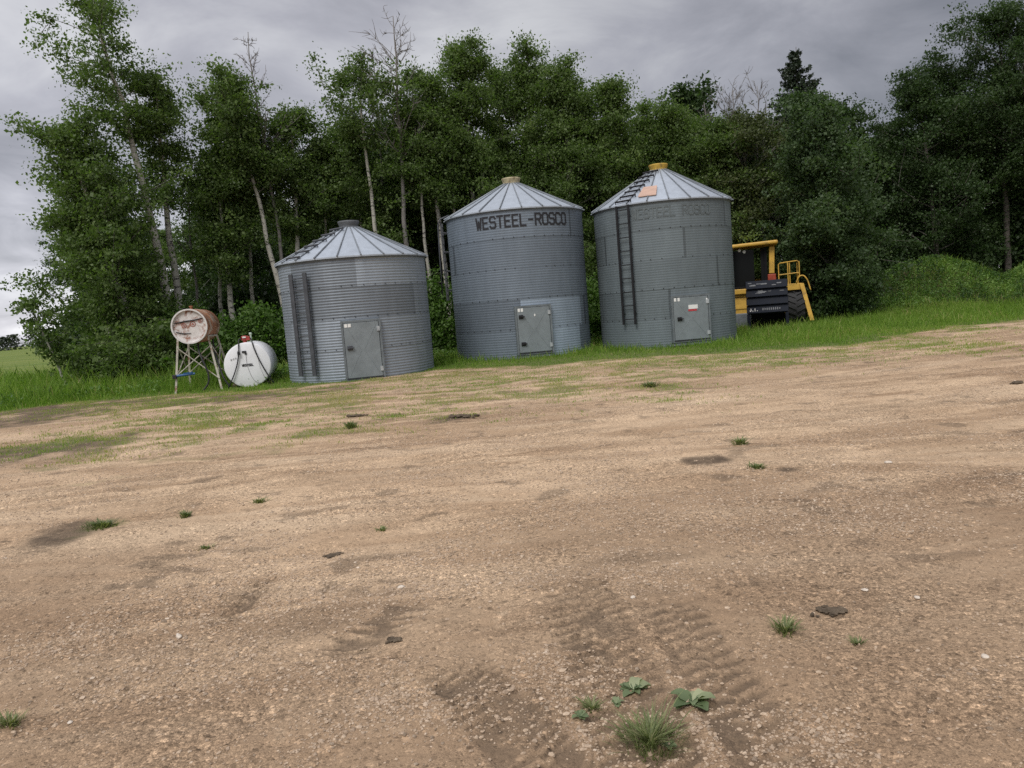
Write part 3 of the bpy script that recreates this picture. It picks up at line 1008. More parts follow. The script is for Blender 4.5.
SH = [  # px, D, half width, height, material, label
    (118, 22.5, 1.15, 1.5, 'aspen_leaf', 'dark rounded shrub at the foot of the broad left aspen'),
    (160, 22.6, 1.2, 1.75, 'aspen_leaf', 'thick green shrub left of the rusty tank stand'),
    (188, 23.5, 1.1, 2.0, 'shrub_leaf', 'bright leafy shrub directly behind the rusty tank'),
    (228, 23.8, 1.0, 1.35, 'shrub_leaf', 'light green shrub behind the gap between rusty and white tanks'),
    (265, 24.2, 0.9, 1.9, 'shrub_leaf', 'upright bright shrub behind the white tank beside the small bin'),
    (102, 24.5, 0.9, 1.2, 'aspen_leaf', 'low shrub at the field end of the tree line'),
    (442, 26.5, 0.75, 2.5, 'shrub_leaf', 'tall bright shrub in the gap between small and lettered bins'),
    (425, 27.5, 0.8, 1.8, 'shrub_leaf', 'lower shrub behind the right side of the small bin'),
    (597, 27.2, 0.8, 1.9, 'shrub_leaf', 'shrub filling the gap between lettered and laddered bins'),
    (588, 29, 0.9, 3.1, 'aspen_leaf', 'taller shrub farther back in the gap between the two tall bins'),
    (832, 28.2, 1.0, 1.3, 'dark_leaf', 'low dark shrub right beside the yellow machine ladder'),
    (846, 29.2, 0.9, 1.1, 'willow_leaf', 'low grey shrub under the willow at the left end of the mound'),
    (800, 29.5, 1.2, 2.4, 'willow_leaf', 'grey green shrub behind the yellow machine railing'),
    (745, 30.5, 1.3, 3.4, 'aspen_leaf', 'tall shrub behind the yellow machine cab'),
    (893, 35.4, 1.3, 2.8, 'dark_leaf', 'dark shrub rising behind the left of the mound'),
]
for i, (px, D, w, h, mt, label) in enumerate(SH):
    B = base(px, D)
    B[2] = float(Hh(B[0], B[1]))
    mb, lf = bush(400 + i, w, h, n_stem=int(12 + w * 9), per=48)
    root = thing('shrub', B, label, 'shrub', group='shrubs along the tree line')
    finish_tree(root, mb, lf, M['dark_bark'], M[mt], ('stems', 'foliage'))
# dim undergrowth inside the wood
sb = [bush(480 + i, 1.3, 2.2 + 0.5 * i, 20, 40, 0.12) for i in range(3)]
sbm = []
for mb, lf in sb:
    sbm.append((mesh_np('stems', np.concatenate(mb.V), [np.concatenate(mb.Q)] + ([np.concatenate(mb.T)] if mb.T else []), [M['dark_bark']]),
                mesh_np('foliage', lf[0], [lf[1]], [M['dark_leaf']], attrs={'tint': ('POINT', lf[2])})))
first = {}
for D, xs in ((30.5, np.arange(110, 790, 52)), (35.5, np.arange(100, 1120, 46)), (39, np.arange(95, 1150, 44))):
    for px in xs:
        i = int(rng.integers(0, 3))
        B = base(px + rng.uniform(-14, 14), D + rng.uniform(-0.8, 0.8))
        if i not in first:
            r = thing('wood_shrub', B, 'dim shrub in the shade among the trunks of the wood', 'shrub', group='undergrowth shrubs in the wood')
            link('stems', sbm[i][0], r)
            link('foliage', sbm[i][1], r)
            first[i] = r
        else:
            r = first[i].copy()
            COL.objects.link(r)
            for ch in first[i].children:
                c = ch.copy()
                COL.objects.link(c)
                c.parent = r
        r.location = (B[0], B[1], float(Hh(B[0], B[1])))
        r.rotation_euler = (0, 0, rng.uniform(0, 6.28))
        s = rng.uniform(0.8, 1.2)
        r.scale = (s, s, s)

# far-off wood beyond the field
rng = np.random.default_rng(77)
C = []
for i in range(150):
    x0 = rng.uniform(-420, -60)
    y0 = 330 + rng.uniform(-10, 40) - x0 * 0.05
    hh = rng.uniform(4, 8.5)
    k = 420
    p = rng.normal(size=(k, 3)) * np.array([2.4, 2.0, 1.0])
    p[:, 2] = rng.random(k) ** 0.8 * hh
    p[:, :2] *= (1.15 - 0.7 * (p[:, 2] / hh))[:, None]
    C.append(p + np.array([x0, y0, 0]))
C = np.concatenate(C)
LV, LQ = leaf_quads(C, 0.9, rng)
tag(link('far_woods', mesh_np('far_woods', LV, [LQ], [M['far_leaf']], attrs={'tint': ('POINT', np.repeat(rng.random(len(C)), 4))})), kind='stuff')


# ------------------------------------------------------------------ grass and weeds
def blades(x, y, h, w, rng, lean=0.35):
    n = len(x)
    z = Hh(x, y)
    a = rng.uniform(0, 6.28, n)
    b_ = rng.uniform(0, 6.28, n)
    dx, dy = np.cos(a) * w / 2, np.sin(a) * w / 2
    lx, ly = np.cos(b_) * h * lean * rng.random(n), np.sin(b_) * h * lean * rng.random(n)
    V = np.stack([np.stack([x - dx, y - dy, z - 0.01], 1), np.stack([x + dx, y + dy, z - 0.01], 1),
                  np.stack([x + dx * 0.7 + lx * 0.4, y + dy * 0.7 + ly * 0.4, z + h * 0.6], 1),
                  np.stack([x + lx, y + ly, z + h], 1),
                  np.stack([x - dx * 0.7 + lx * 0.4, y - dy * 0.7 + ly * 0.4, z + h * 0.6], 1)], 1)
    Fc = np.arange(n * 5).reshape(n, 5)
    return V.reshape(-1, 3), Fc


rng = np.random.default_rng(13)
n = 620000
x = np.concatenate([rng.uniform(-22, 27, n), rng.uniform(-14, 12, 260000)])
y = np.concatenate([rng.uniform(9, 36, n), rng.uniform(9, 21, 260000)])
n = len(x)
extra = np.arange(n) >= 620000
inside = np.abs(x) < y * 0.78 + 2
gc = grass_cover(x, y)
fl = np.clip(field_mask(x, y), 0, 1)
patch = fbm(x * 0.9, y * 0.9, 61, 3)
keep = inside & (~extra | (gc < 0.75)) & (rng.random(n) < gc ** 1.1 * (0.35 + 1.2 * patch ** 1.5)) & (y < 30.5 + 3 * (x > 6))
x, y, gc, patch, fl = x[keep], y[keep], gc[keep], patch[keep], fl[keep]
n = len(x)
tall = sstep(0.3, 2.6, y - edge_y(x))
tl = tall * sstep(-6.0, -8.5, x)                       # lank growth on the left
tr = tall * sstep(6.8, 8.5, x) * 0.5                    # and right of the bins
h = (0.05 + 0.08 * tall + 0.22 * tl + 0.05 * tr) * np.clip(np.exp(rng.normal(-0.1, 0.42, n)), 0.3, 2.6) * (0.6 + 0.8 * patch)
h = np.where((np.abs(x - 1) < 6.5) & (y < edge_y(x) + 2.0), h * 0.6, h)
h = np.where(gc < 0.75, np.minimum(h, rng.uniform(0.015, 0.05, n)), h)
V, Fc = blades(x, y, h, rng.uniform(0.010, 0.022, n) * np.where(gc < 0.75, 0.65, 1.0), rng, 0.7)
tint = np.clip(0.28 + 0.35 * patch + rng.normal(0, 0.14, n) + (gc < 0.75) * 0.42 + (rng.random(n) < 0.09) * 0.4 + 0.5 * (fbm(x * 0.6, y * 0.6, 63, 3) - 0.5), 0, 1)
tag(link('grass', mesh_np('grass', V, [Fc], [M['grass']], attrs={'tint': ('POINT', np.repeat(tint, 5))})), kind='stuff')

# leafy weeds over the mound, the left bank and between the bins
n = 230000
x = np.concatenate([rng.uniform(6.5, 27, n), rng.uniform(-20, -6, n // 3), rng.uniform(-7, 9, n // 6)])
y = np.concatenate([rng.uniform(26, 36, n), rng.uniform(17.5, 27, n // 3), rng.uniform(22.5, 29, n // 6)])
mo = mound(x, y)
lf = fbm(x * 1.1, y * 1.1, 71, 3)
w = np.where(x > 6.5, np.clip(sstep(0.06, 0.45, mo) + 0.5 * sstep(29, 31, y), 0, 1), sstep(0.7, 2.2, y - edge_y(x)) * sstep(0.36, 0.58, lf) * 0.8)
keep = rng.random(len(x)) < w
x, y, lf, mo = x[keep], y[keep], lf[keep], mo[keep]
n = len(x)
hh = rng.random(n) * (0.14 + 0.28 * lf * (0.5 + 0.8 * vnoise(x * 2.5, y * 2.5, 3)))
C = np.stack([x, y, Hh(x, y) + hh], 1)
LV, LQ = leaf_quads(C, 0.07, rng, droop=0.2, elong=0.55)
clump = fbm(x * 1.6, y * 1.6, 73, 3)
tint = np.clip(0.5 + 2.0 * (clump - 0.5) + 0.5 * (vnoise(x * 4.0, y * 4.0, 8) - 0.5) + rng.normal(0, 0.13, n), 0, 1)
tag(link('weeds', mesh_np('weeds', LV, [LQ], [M['weed']], attrs={'tint': ('POINT', np.repeat(tint, 4))})), kind='stuff')
# upright weed stalks sticking out of the bank and the mound
n = 7000
x = np.concatenate([rng.uniform(8, 24, n // 2), rng.uniform(-18, -8, n // 2)])
y = np.concatenate([rng.uniform(26.5, 33, n // 2), rng.uniform(18.5, 25, n // 2)])
keep = np.where(x > 0, (mound(x, y) > 0.12) | (x < 11), y > edge_y(x) + 1.2) & (rng.random(n) < 0.6)
x, y = x[keep], y[keep]
V, Fc = blades(x, y, rng.uniform(0.2, 0.5, len(x)), np.full(len(x), 0.014), rng, 0.5)
tag(link('weed_stalks', mesh_np('weed_stalks', V, [Fc], [M['grass']], attrs={'tint': ('POINT', np.repeat(np.clip(rng.normal(0.55, 0.28, len(x)), 0, 1), 5))})), kind='stuff')


def grass_tuft(px, py, wpx, label, h=0.12, n=200, mat='tuft', green=0.45):
    rng = np.random.default_rng(int(px * 7 + py))
    c = G(px, py)
    d = math.hypot(c[0], c[1])
    w = wpx * d / F / 2
    a = rng.uniform(0, 6.28, n)
    rr = w * np.clip(np.abs(rng.normal(0, 0.55, n)), 0, 1.3)
    x, y = rr * np.cos(a) * 0.75, rr * np.sin(a) * 0.75
    hh = h * 0.72 * rng.uniform(0.35, 1.15, n)
    z0 = Hh(c[0] + x, c[1] + y) - float(Hh(c[0], c[1]))
    out = np.stack([np.cos(a + rng.normal(0, 0.6, n)), np.sin(a + rng.normal(0, 0.6, n))], 1) * (hh * rng.uniform(0.3, 1.5, n))[:, None]
    ww = np.maximum(0.0016, 0.00075 * d) * rng.uniform(0.8, 1.6, n)
    px_, py_ = -np.sin(a) * ww, np.cos(a) * ww
    B0 = np.stack([x, y, z0 - 0.005], 1)
    V = []
    for t in (0, 0.35, 0.7):
        P = B0 + np.stack([out[:, 0] * t ** 1.6, out[:, 1] * t ** 1.6, hh * (t * 1.25 - 0.3 * t * t)], 1)
        k = 1 - t * 0.5
        V += [P - np.stack([px_, py_, 0 * px_], 1) * k, P + np.stack([px_, py_, 0 * px_], 1) * k]
    V.append(B0 + np.stack([out[:, 0], out[:, 1], hh * 0.93], 1))
    V = np.stack(V, 1)
    o = (np.arange(n) * 7)[:, None]
    Q = np.concatenate([o + np.array([0, 1, 3, 2]), o + np.array([2, 3, 5, 4])])
    T = o + np.array([4, 5, 6])
    tint = np.repeat(np.clip(rng.normal(green, 0.25, n), 0, 1), 7)
    ob = link('grass_tuft', mesh_np('grass_tuft', V.reshape(-1, 3), [Q, T], [M[mat]], attrs={'tint': ('POINT', tint)}), None, (c[0], c[1], float(Hh(c[0], c[1]))))
    return tag(ob, label, 'grass tuft', 'grass tufts in the bare yard')


grass_tuft(650, 738, 78, 'largest grass tuft in the yard, below the two broadleaf weeds', 0.10, 520, green=0.4)
grass_tuft(785, 629, 26, 'grey green grass tuft left of the dark clod', 0.075, 170)
grass_tuft(857, 639, 14, 'tiny dark grass tuft below the dark clod', 0.04, 60, green=0.25)
grass_tuft(740, 446, 22, 'grass tuft in mid yard, farther of the pair right of centre', 0.10, 120)
grass_tuft(757, 468, 24, 'low flat grass tuft in mid yard, nearer of the pair right of centre', 0.06, 110, green=0.3)
grass_tuft(103, 526, 36, 'wide green grass tuft beside the dark damp patch at left', 0.075, 260, 'tuft', 0.25)
grass_tuft(186, 517, 16, 'small bright green tuft right of the dark damp patch', 0.07, 90, 'tuft', 0.2)
grass_tuft(260, 504, 18, 'small pale tuft farthest right of the row by the damp patch', 0.06, 90)
grass_tuft(10, 724, 22, 'tuft cut by the lower left edge of the view', 0.07, 130)
grass_tuft(350, 429, 15, 'dark green clump at the near edge of the sparse grass', 0.13, 110, 'tuft', 0.1)
grass_tuft(205, 546, 18, 'faint flat tuft among gravel between damp patch and tyre print', 0.04, 70)
grass_tuft(382, 528, 14, 'faint pale tuft alone in the middle left yard', 0.04, 60)
grass_tuft(592, 706, 30, 'thin straggling tuft between the tyre tracks and largest tuft', 0.05, 110)
grass_tuft(650, 386, 18, 'dark tuft in front of the lettered bin grass edge', 0.13, 110, 'tuft', 0.1)


def broad_weed(px, py, wpx, label, n=11, seed=0):
    rng = np.random.default_rng(900 + seed)
    c = G(px, py)
    d = math.hypot(c[0], c[1])
    L0 = wpx * d / F / 2
    root = thing('broadleaf_weed', (c[0], c[1], float(Hh(c[0], c[1])) - 0.004), label, 'weed', group='broadleaf weeds in the bare yard')
    mbs = []
    V, Q, tint = [], [], []
    off = 0
    for i in range(n):
        az = i * 2.4 + rng.normal(0, 0.3)
        L = L0 * rng.uniform(0.65, 1.15)
        W = L * rng.uniform(0.28, 0.42)
        rise = rng.uniform(0.1, 0.6) * L
        t = np.linspace(0, 1, 6)
        wd = W * np.sin(math.pi * np.clip(t, 0.06, 0.97)) ** 0.7
        cx = L * t
        cz = rise * (t * 1.5 - t * t * 1.05) + 0.004
        rows = []
        for k in range(6):
            for s in (-1, 0, 1):
                xx, yy, zz = cx[k], s * wd[k] * rng.uniform(0.75, 1.2), cz[k] + abs(s) * wd[k] * 0.35 + rng.normal(0, 0.1) * W
                rows.append((xx * math.cos(az) - yy * math.sin(az), xx * math.sin(az) + yy * math.cos(az), zz))
        V += rows
        for k in range(5):
            for s in (0, 1):
                Q.append((off + k * 3 + s, off + k * 3 + s + 1, off + (k + 1) * 3 + s + 1, off + (k + 1) * 3 + s))
        off += 18
        tint += [float(np.clip(rng.normal(0.5, 0.28), 0, 1))] * 18
    link('leaves', mesh_np('leaves', V, [np.array(Q)], [M['rosette']], smooth=True, attrs={'tint': ('POINT', tint)}), root)
    st = MB()
    for i in range(5):
        a = rng.uniform(0, 6.28)
        st.tube([(0, 0, -0.01), (0.1 * L0 * math.cos(a), 0.1 * L0 * math.sin(a), 0.15 * L0), (0.3 * L0 * math.cos(a), 0.3 * L0 * math.sin(a), 0.32 * L0)], [0.003, 0.0025, 0.0015], 5)
    st.build('stem', M['rosette'], root)
    return root


broad_weed(692, 699, 42, 'broadest leafy weed, right of the tyre tracks', 13, 1)
broad_weed(633, 686, 34, 'flat leafy weed directly above the largest grass tuft', 9, 2)
broad_weed(616, 701, 18, 'small grey leafed weed left above the largest tuft', 7, 3)
broad_weed(580, 716, 20, 'small weed growing inside the tyre track', 7, 4)
broad_weed(668, 741, 18, 'little pale weed at the right side of the largest tuft', 7, 5)


def lump(px, py, wpx, name, label, cat, mat, flat, n, seed, group):
    rng = np.random.default_rng(seed)
    c = G(px, py)
    d = math.hypot(c[0], c[1])
    w = wpx * d / F / 2 * (1 if name == 'stone' else 0.75)
    P = rng.normal(size=(n, 3)) * np.array([w * 0.42, w * 0.33, 0])
    if n == 1:
        P[:] = 0
    if n > 1:
        P = np.concatenate([P, P + rng.normal(size=(n, 3)) * w * 0.25])
        n *= 2
    P[:, 2] = Hh(c[0] + P[:, 0], c[1] + P[:, 1]) - float(Hh(c[0], c[1])) + w * flat * 0.3
    V, T = stones(P, np.full(n, w * 0.27) * rng.uniform(0.45, 1.3, n) if n > 1 else np.array([w]), rng, flat)
    o = link(name, mesh_np(name, V, [T], [M[mat]], smooth=(n == 1)), None, (c[0], c[1], float(Hh(c[0], c[1]))))
    if n == 1:
        s = o.modifiers.new('round', 'SUBSURF')
        s.levels = s.render_levels = 2
        dt = bpy.data.textures.new('rough', 'CLOUDS')
        dt.noise_scale = w * 0.5
        dm = o.modifiers.new('chip', 'DISPLACE')
        dm.texture = dt
        dm.strength = w * 0.25
        dm.texture_coords = 'LOCAL'
    return tag(o, label, cat, group)


lump(830, 609, 36, 'dirt_clod', 'flat dark clod of dung on the gravel right of the grass tuft', 'dirt clod', 'clod', 0.45, 34, 1, 'dark clods in the yard')
lump(357, 233 + 183, 26, 'dirt_clod', 'dark clod among the sparse grass in front of the lettered bin', 'dirt clod', 'clod', 0.4, 20, 2, 'dark clods in the yard')
lump(462, 417, 26, 'dirt_clod', 'dark clod at the near edge of the sparse grass below the lettered bin', 'dirt clod', 'clod', 0.5, 24, 3, 'dark clods in the yard')
lump(393, 642, 22, 'dirt_clod', 'crumbly dark clod left of the tyre tracks', 'dirt clod', 'clod', 0.5, 20, 4, 'dark clods in the yard')
lump(335, 553, 28, 'dirt_clod', 'thin dark crumbs in a line at the middle left of the yard', 'dirt clod', 'clod', 0.25, 22, 5, 'dark clods in the yard')
lump(1018, 384, 18, 'dirt_clod', 'dark clod at the right edge of the yard', 'dirt clod', 'clod', 0.5, 14, 6, 'dark clods in the yard')
for px, py, w, label in ((179, 638, 11, 'biggest pale stone in the gravel at lower left'), (70, 722, 7, 'small pale stone in the lower left corner gravel'), (401, 586, 9, 'pale flat stone above the long tyre track'),
                         (633, 600, 8, 'pale stone right of the top of the long tyre track'), (865, 586, 8, 'whitish stone above the dark clod'), (917, 594, 9, 'tan stone in the gravel right of the dark clod'),
                         (985, 655, 10, 'pale stone of the cluster at the right edge'), (888, 464, 8, 'white flat stone in the distance at right of the yard')):
    lump(px, py, w, 'stone', label, 'stone', 'stone', 0.55, 1, int(px), 'pale stones in the yard')

# ------------------------------------------------------------------ lettering
GL = {
    'W': [(0, 6, .9, 0), (.9, 0, 2, 4.2), (2, 4.2, 3.1, 0), (3.1, 0, 4, 6)],
    'E': [(0, 0, 0, 6), (0, 6, 3.7, 6), (0, 3.1, 3.1, 3.1), (0, 0, 3.7, 0)],
    'S': [(4, 5, 3.2, 6), (3.2, 6, .8, 6), (.8, 6, 0, 5.2), (0, 5.2, 0, 3.8), (0, 3.8, .7, 3.1), (.7, 3.1, 3.3, 3.1), (3.3, 3.1, 4, 2.4), (4, 2.4, 4, .8), (4, .8, 3.2, 0), (3.2, 0, .8, 0), (.8, 0, 0, 1)],
    'T': [(0, 6, 4, 6), (2, 6, 2, 0)],
    'L': [(0, 6, 0, 0), (0, 0, 3.7, 0)],
    '-': [(.6, 3, 3.4, 3)],
    'R': [(0, 0, 0, 6), (0, 6, 3.3, 6), (3.3, 6, 4, 5.2), (4, 5.2, 4, 3.8), (4, 3.8, 3.3, 3), (3.3, 3, 0, 3), (2, 3, 4, 0)],
    'O': [(0, .9, 0, 5.1), (0, 5.1, .9, 6), (.9, 6, 3.1, 6), (3.1, 6, 4, 5.1), (4, 5.1, 4, .9), (4, .9, 3.1, 0), (3.1, 0, .9, 0), (.9, 0, 0, .9)],
    'C': [(4, 5, 3.1, 6), (3.1, 6, .9, 6), (.9, 6, 0, 5.1), (0, 5.1, 0, .9), (0, .9, .9, 0), (.9, 0, 3.1, 0), (3.1, 0, 4, 1)],
    'J': [(3, 6, 3, 1), (3, 1, 2, 0), (2, 0, 1, 0), (1, 0, 0, 1)],
    'I': [(2, 0, 2, 6)],
    '.': [(1.6, 0.2, 2.4, 0.2)],
    ' ': [],
}


def lettering(text, width, height, stroke):
    """flat strokes as (u, v) quads centred on the origin; each a hair higher than the one before"""
    n = len(text)
    adv = width / (n - 0.2)
    cw = adv * 0.72
    out = []
    for i, ch in enumerate(text):
        ux = -width / 2 + i * adv
        for (a, b_, c, d) in GL[ch]:
            p = np.array([ux + a / 4 * cw, (b_ / 6 - 0.5) * height])
            q = np.array([ux + c / 4 * cw, (d / 6 - 0.5) * height])
            t = q - p
            L = np.hypot(*t)
            t /= L
            nn = np.array([-t[1], t[0]])
            p, q = p - t * stroke * 0.4, q + t * stroke * 0.4
            k = max(2, int(L / 0.06) + 1)
            s = np.linspace(0, 1, k)[:, None]
            mid = p + (q - p) * s
            out.append((mid - nn * stroke / 2, mid + nn * stroke / 2))
    return out


def curved_letters(text, width, height, stroke, R, ang, z):
    mb = MB()
    for i, (A, B_) in enumerate(lettering(text, width, height, stroke)):
        rr = R + 0.0003 * (i % 12)
        P = np.concatenate([A, B_])
        a = ang + P[:, 0] / R
        k = len(A)
        V = np.stack([rr * np.sin(a), -rr * np.cos(a), z + P[:, 1]], 1)
        mb.add(V, [[j, j + 1, k + j + 1, k + j] for j in range(k - 1)])
    return mb


def flat_letters(text, width, height, stroke, mapf):
    mb = MB()
    for i, (A, B_) in enumerate(lettering(text, width, height, stroke)):
        P = np.concatenate([A, B_])
        k = len(A)
        mb.add(np.array([mapf(u, v, 0.0003 * (i % 12)) for u, v in P]), [[j, j + 1, k + j + 1, k + j] for j in range(k - 1)])
    return mb


# ------------------------------------------------------------------ grain bins
def cyl(R, a, z, out=0.0):
    return np.array([(R + out) * math.sin(a), -(R + out) * math.cos(a), z])


def local_box(mb, R, a, z, out, s):
    """box lying tangent to the wall at angle a: s = (along wall, outwards, up)"""
    c = cyl(R, a, z, out)
    return mb.box(c, s, rz=a)


def make_bin(front_px, R, Rroof, H, rise, rings, corr, wall_m, label, tones, seed, cap_m, door, ladder=None, roof_rungs=None, N_rib=22):
    rng = np.random.default_rng(seed)
    Pf = G(*front_px)
    d = Pf[:2] / np.hypot(*Pf[:2])
    C = Pf[:2] + d * R
    face = math.atan2(d[0], d[1])                        # front (-Y) turned to the camera's side
    root = thing('grain_bin', (C[0], C[1], -0.02), label, 'grain bin', -face, 'steel grain bins in a row')
    # corrugated wall
    per = 0.0677
    nz = int(H / per * 6)
    seg = 180
    zz = np.linspace(0, H, nz + 1)
    a = np.linspace(-math.pi, math.pi, seg, endpoint=False)
    rh = H / rings
    ring = np.minimum((zz / rh).astype(int), rings - 1)
    dent = 0.010 * (fbm(a[None, :] * 3.0 + 20 + 0 * zz[:, None], zz[:, None] * 1.3 + 0 * a[None, :], seed, 3) - 0.5)
    rad = R + corr * np.cos(2 * math.pi * zz / per)[:, None] + 0.003 * ((rings - ring) % 2)[:, None] + dent
    V = np.stack([rad * np.sin(a)[None], -rad * np.cos(a)[None], np.repeat(zz[:, None], seg, 1)], -1).reshape(-1, 3)
    k = np.arange(seg)
    i = np.arange(nz)[:, None] * seg
    Q = np.stack([i + k, i + (k + 1) % seg, i + seg + (k + 1) % seg, i + seg + k], -1)
    zc = (zz[:-1] + zz[1:]) / 2
    rc = np.minimum((zc / rh).astype(int), rings - 1)
    ac = np.degrees(a + math.pi / seg)
    sheet = 360 / 5
    tone = np.ones((nz, seg))
    tab = rng.uniform(0.9, 1.08, (rings, 6))
    for r_ in range(rings):
        offs = (r_ % 2) * 36 + door['ang'] + 14 + 7 * r_
        s_id = np.floor((ac - offs) / sheet).astype(int) % 5
        rows = rc == r_
        tone[rows] = tab[r_, s_id][None, :]
        edge_d = np.abs(((ac - offs) / sheet + 0.5) % 1 - 0.5) * sheet
        tone[np.ix_(rows, edge_d < 1.05)] *= 0.55          # lapped, dirty vertical seam
    for r_, a0, a1, tv in tones:
        rows = rc == r_
        tone[np.ix_(rows, (ac > a0) & (ac < a1))] = tv
    for r_ in range(1, rings):
        tone[np.abs(zc - r_ * rh) < 0.014] *= 0.74
    # bolts along the ring laps
    bm = MB()
    for r_ in range(1, rings):
        for ang in np.arange(-100, 100, 8.2):
            if rng.random() < 0.86:
                bm.lathe([(0.014, 0), (0.014, 0.008), (0.006, 0.014)], 6, 'z')
                v = bm.V[-1]
                aa = R_(ang + rng.normal(0, 0.4))
                x_, y_, z_ = v[:, 0].copy(), v[:, 1].copy(), v[:, 2].copy()
                rr = R + 0.008 + z_
                bm.V[-1] = np.stack([rr * np.sin(aa) + x_ * np.cos(aa), -rr * np.cos(aa) + x_ * np.sin(aa), r_ * rh + 0.035 + y_], 1)
    bV = np.concatenate(bm.V)
    bQ = np.concatenate(bm.Q)
    nq = nz * seg
    link('wall', mesh_np('wall', np.concatenate([V, bV]), [np.concatenate([Q.reshape(-1, 4), bQ + len(V)])], [wall_m, M['gasket']],
                         np.concatenate([np.zeros(nq), np.ones(len(bQ))]), smooth=True,
                         attrs={'tone': ('FACE', np.concatenate([tone.ravel(), np.ones(len(bQ))]))}), root)
    # roof: flat sheets between raised ribs
    zr0, zr1 = H - 0.02, H + rise
    rc_ = 0.22
    an = np.arange(N_rib) * 2 * math.pi / N_rib + 0.11
    V, Q, tn = [], [], []
    for j in range(N_rib):
        a0, a1 = an[j], an[j] + 2 * math.pi / N_rib
        o = len(V)
        aa = np.linspace(a0, a1, 4)
        for r_, z_ in ((Rroof, zr0 - 0.035), (Rroof, zr0), (rc_, zr1)):
            for q in aa:
                V.append((r_ * math.sin(q), -r_ * math.cos(q), z_))
        for b_ in range(2):
            for q in range(3):
                Q.append((o + b_ * 4 + q, o + b_ * 4 + q + 1, o + b_ * 4 + 4 + q + 1, o + b_ * 4 + 4 + q))
                tn.append(rng.uniform(0.93, 1.05) if q == 0 else tn[-1])
    roof = link('roof', mesh_np('roof', V, [np.array(Q)], [M['roof']], attrs={'tone': ('FACE', tn)}), root)
    rb = MB()
    slope = math.atan2(zr1 - zr0, Rroof - rc_)
    for q in an:
        p0, p1 = cyl(Rroof + 0.035, q, zr0 + 0.005), cyl(rc_, q, zr1 + 0.012)
        rb.tube([p0, p1], [0.018, 0.014], 5)
    rb.build('ribs', M['rib'], roof)
    cp = MB()
    cp.lathe([(rc_ + 0.015, zr1 - 0.06), (rc_ + 0.02, zr1 + 0.03), (rc_ + 0.055, zr1 + 0.13), (rc_ + 0.05, zr1 + 0.16), (0.001, zr1 + 0.17)], 20)
    cp.build('cap', cap_m, roof)
    ev = MB()
    ev.lathe([(R + 0.004, H - 0.09), (R + 0.02, H - 0.085), (R + 0.02, H - 0.025), (Rroof - 0.02, H - 0.05)], 64)
    ev.build('eave', M['frame'], roof)
    # door
    da, dw, dh, dz = R_(door['ang']), door['w'], door['h'], door['z']
    Rc = math.sqrt(R * R - (dw / 2) ** 2)
    fr = MB()
    t_ = 0.05
    fo = 0.045 + R - Rc
    dep = 0.14
    for sx in (-1, 1):
        c = cyl(Rc, da, dz + dh / 2, fo - dep / 2 + 0.03) + np.array([math.cos(da), math.sin(da), 0]) * sx * (dw / 2 + t_ / 2)
        fr.box(c, (t_, dep, dh + 2 * t_), rz=da)
    for zc_ in (dz - t_ / 2, dz + dh + t_ / 2):
        fr.box(cyl(Rc, da, zc_, fo - dep / 2 + 0.028), (dw, dep, t_), rz=da)
    fro = fr.build('door_frame', M['frame'], root)
    dm = MB()
    dm.box(cyl(Rc, da, dz + dh / 2, fo + 0.012), (dw - 0.02, 0.03, dh - 0.02), rz=da)
    dr = dm.build('door', M['door'], root, bevel=0.006)
    ex = MB()
    tx = np.array([math.cos(da), math.sin(da), 0])
    ot = np.array([math.sin(da), -math.cos(da), 0])
    of = fo + 0.028
    # pressed cross-breaks and edge folds on the sheet
    base_c = cyl(Rc, da, dz + dh / 2, of)
    for s1 in (-1, 1):
        for s2 in (-1, 1):
            ex.tube([base_c + tx * s1 * 0.03, base_c + tx * s1 * (dw / 2 - 0.06) + np.array([0, 0, s2 * (dh / 2 - 0.06)])], 0.004, 5)
    ex.build('pressing', M['door'], dr)
    gp = MB()
    gp.box(cyl(Rc, da, dz - 0.012, fo + 0.02), (dw + 0.04, 0.03, 0.022), rz=da)
    gp.box(cyl(Rc, da, dz + dh / 2, fo + 0.006) - tx * (dw / 2 - 0.004), (0.014, 0.03, dh), rz=da)
    gp.build('gasket', M['gasket'], dr)
    for hx, hz in door['handles']:
        hd = MB()
        c = base_c + tx * hx * dw + np.array([0, 0, hz * dh])
        hd.box(c + ot * 0.012, (0.12, 0.024, 0.10), rz=da)
        hd.box(c + ot * 0.04 + tx * 0.02, (0.16, 0.022, 0.03), rz=da, ry=0.0)
        hd.build('handle', M['ladder_black'] if door.get('dark_handle') else M['ladder_grey'], dr, bevel=0.004)
    for hz in (-0.36, 0.36):
        hg = MB()
        hg.box(base_c + tx * (dw / 2 - 0.02) + np.array([0, 0, hz * dh]) + ot * 0.01, (0.07, 0.022, 0.11), rz=da)
        hg.build('hinge', M['roof_plain'], dr)
    for sx, sz, w_, h_, mk in door['stickers']:
        st = MB()
        c = base_c + tx * sx * dw + np.array([0, 0, sz * dh]) + ot * 0.004
        st.box(c, (w_, 0.004, h_), rz=da, ry=0.0)
        st.build('sticker', M[mk], dr)
    # a pale sill sheet under the door
    sl = MB()
    sl.box(cyl(Rc, da, dz - 0.09, fo - 0.02), (dw + 0.08, 0.04, 0.10), rz=da)
    sl.build('sill', M['door'], fro)
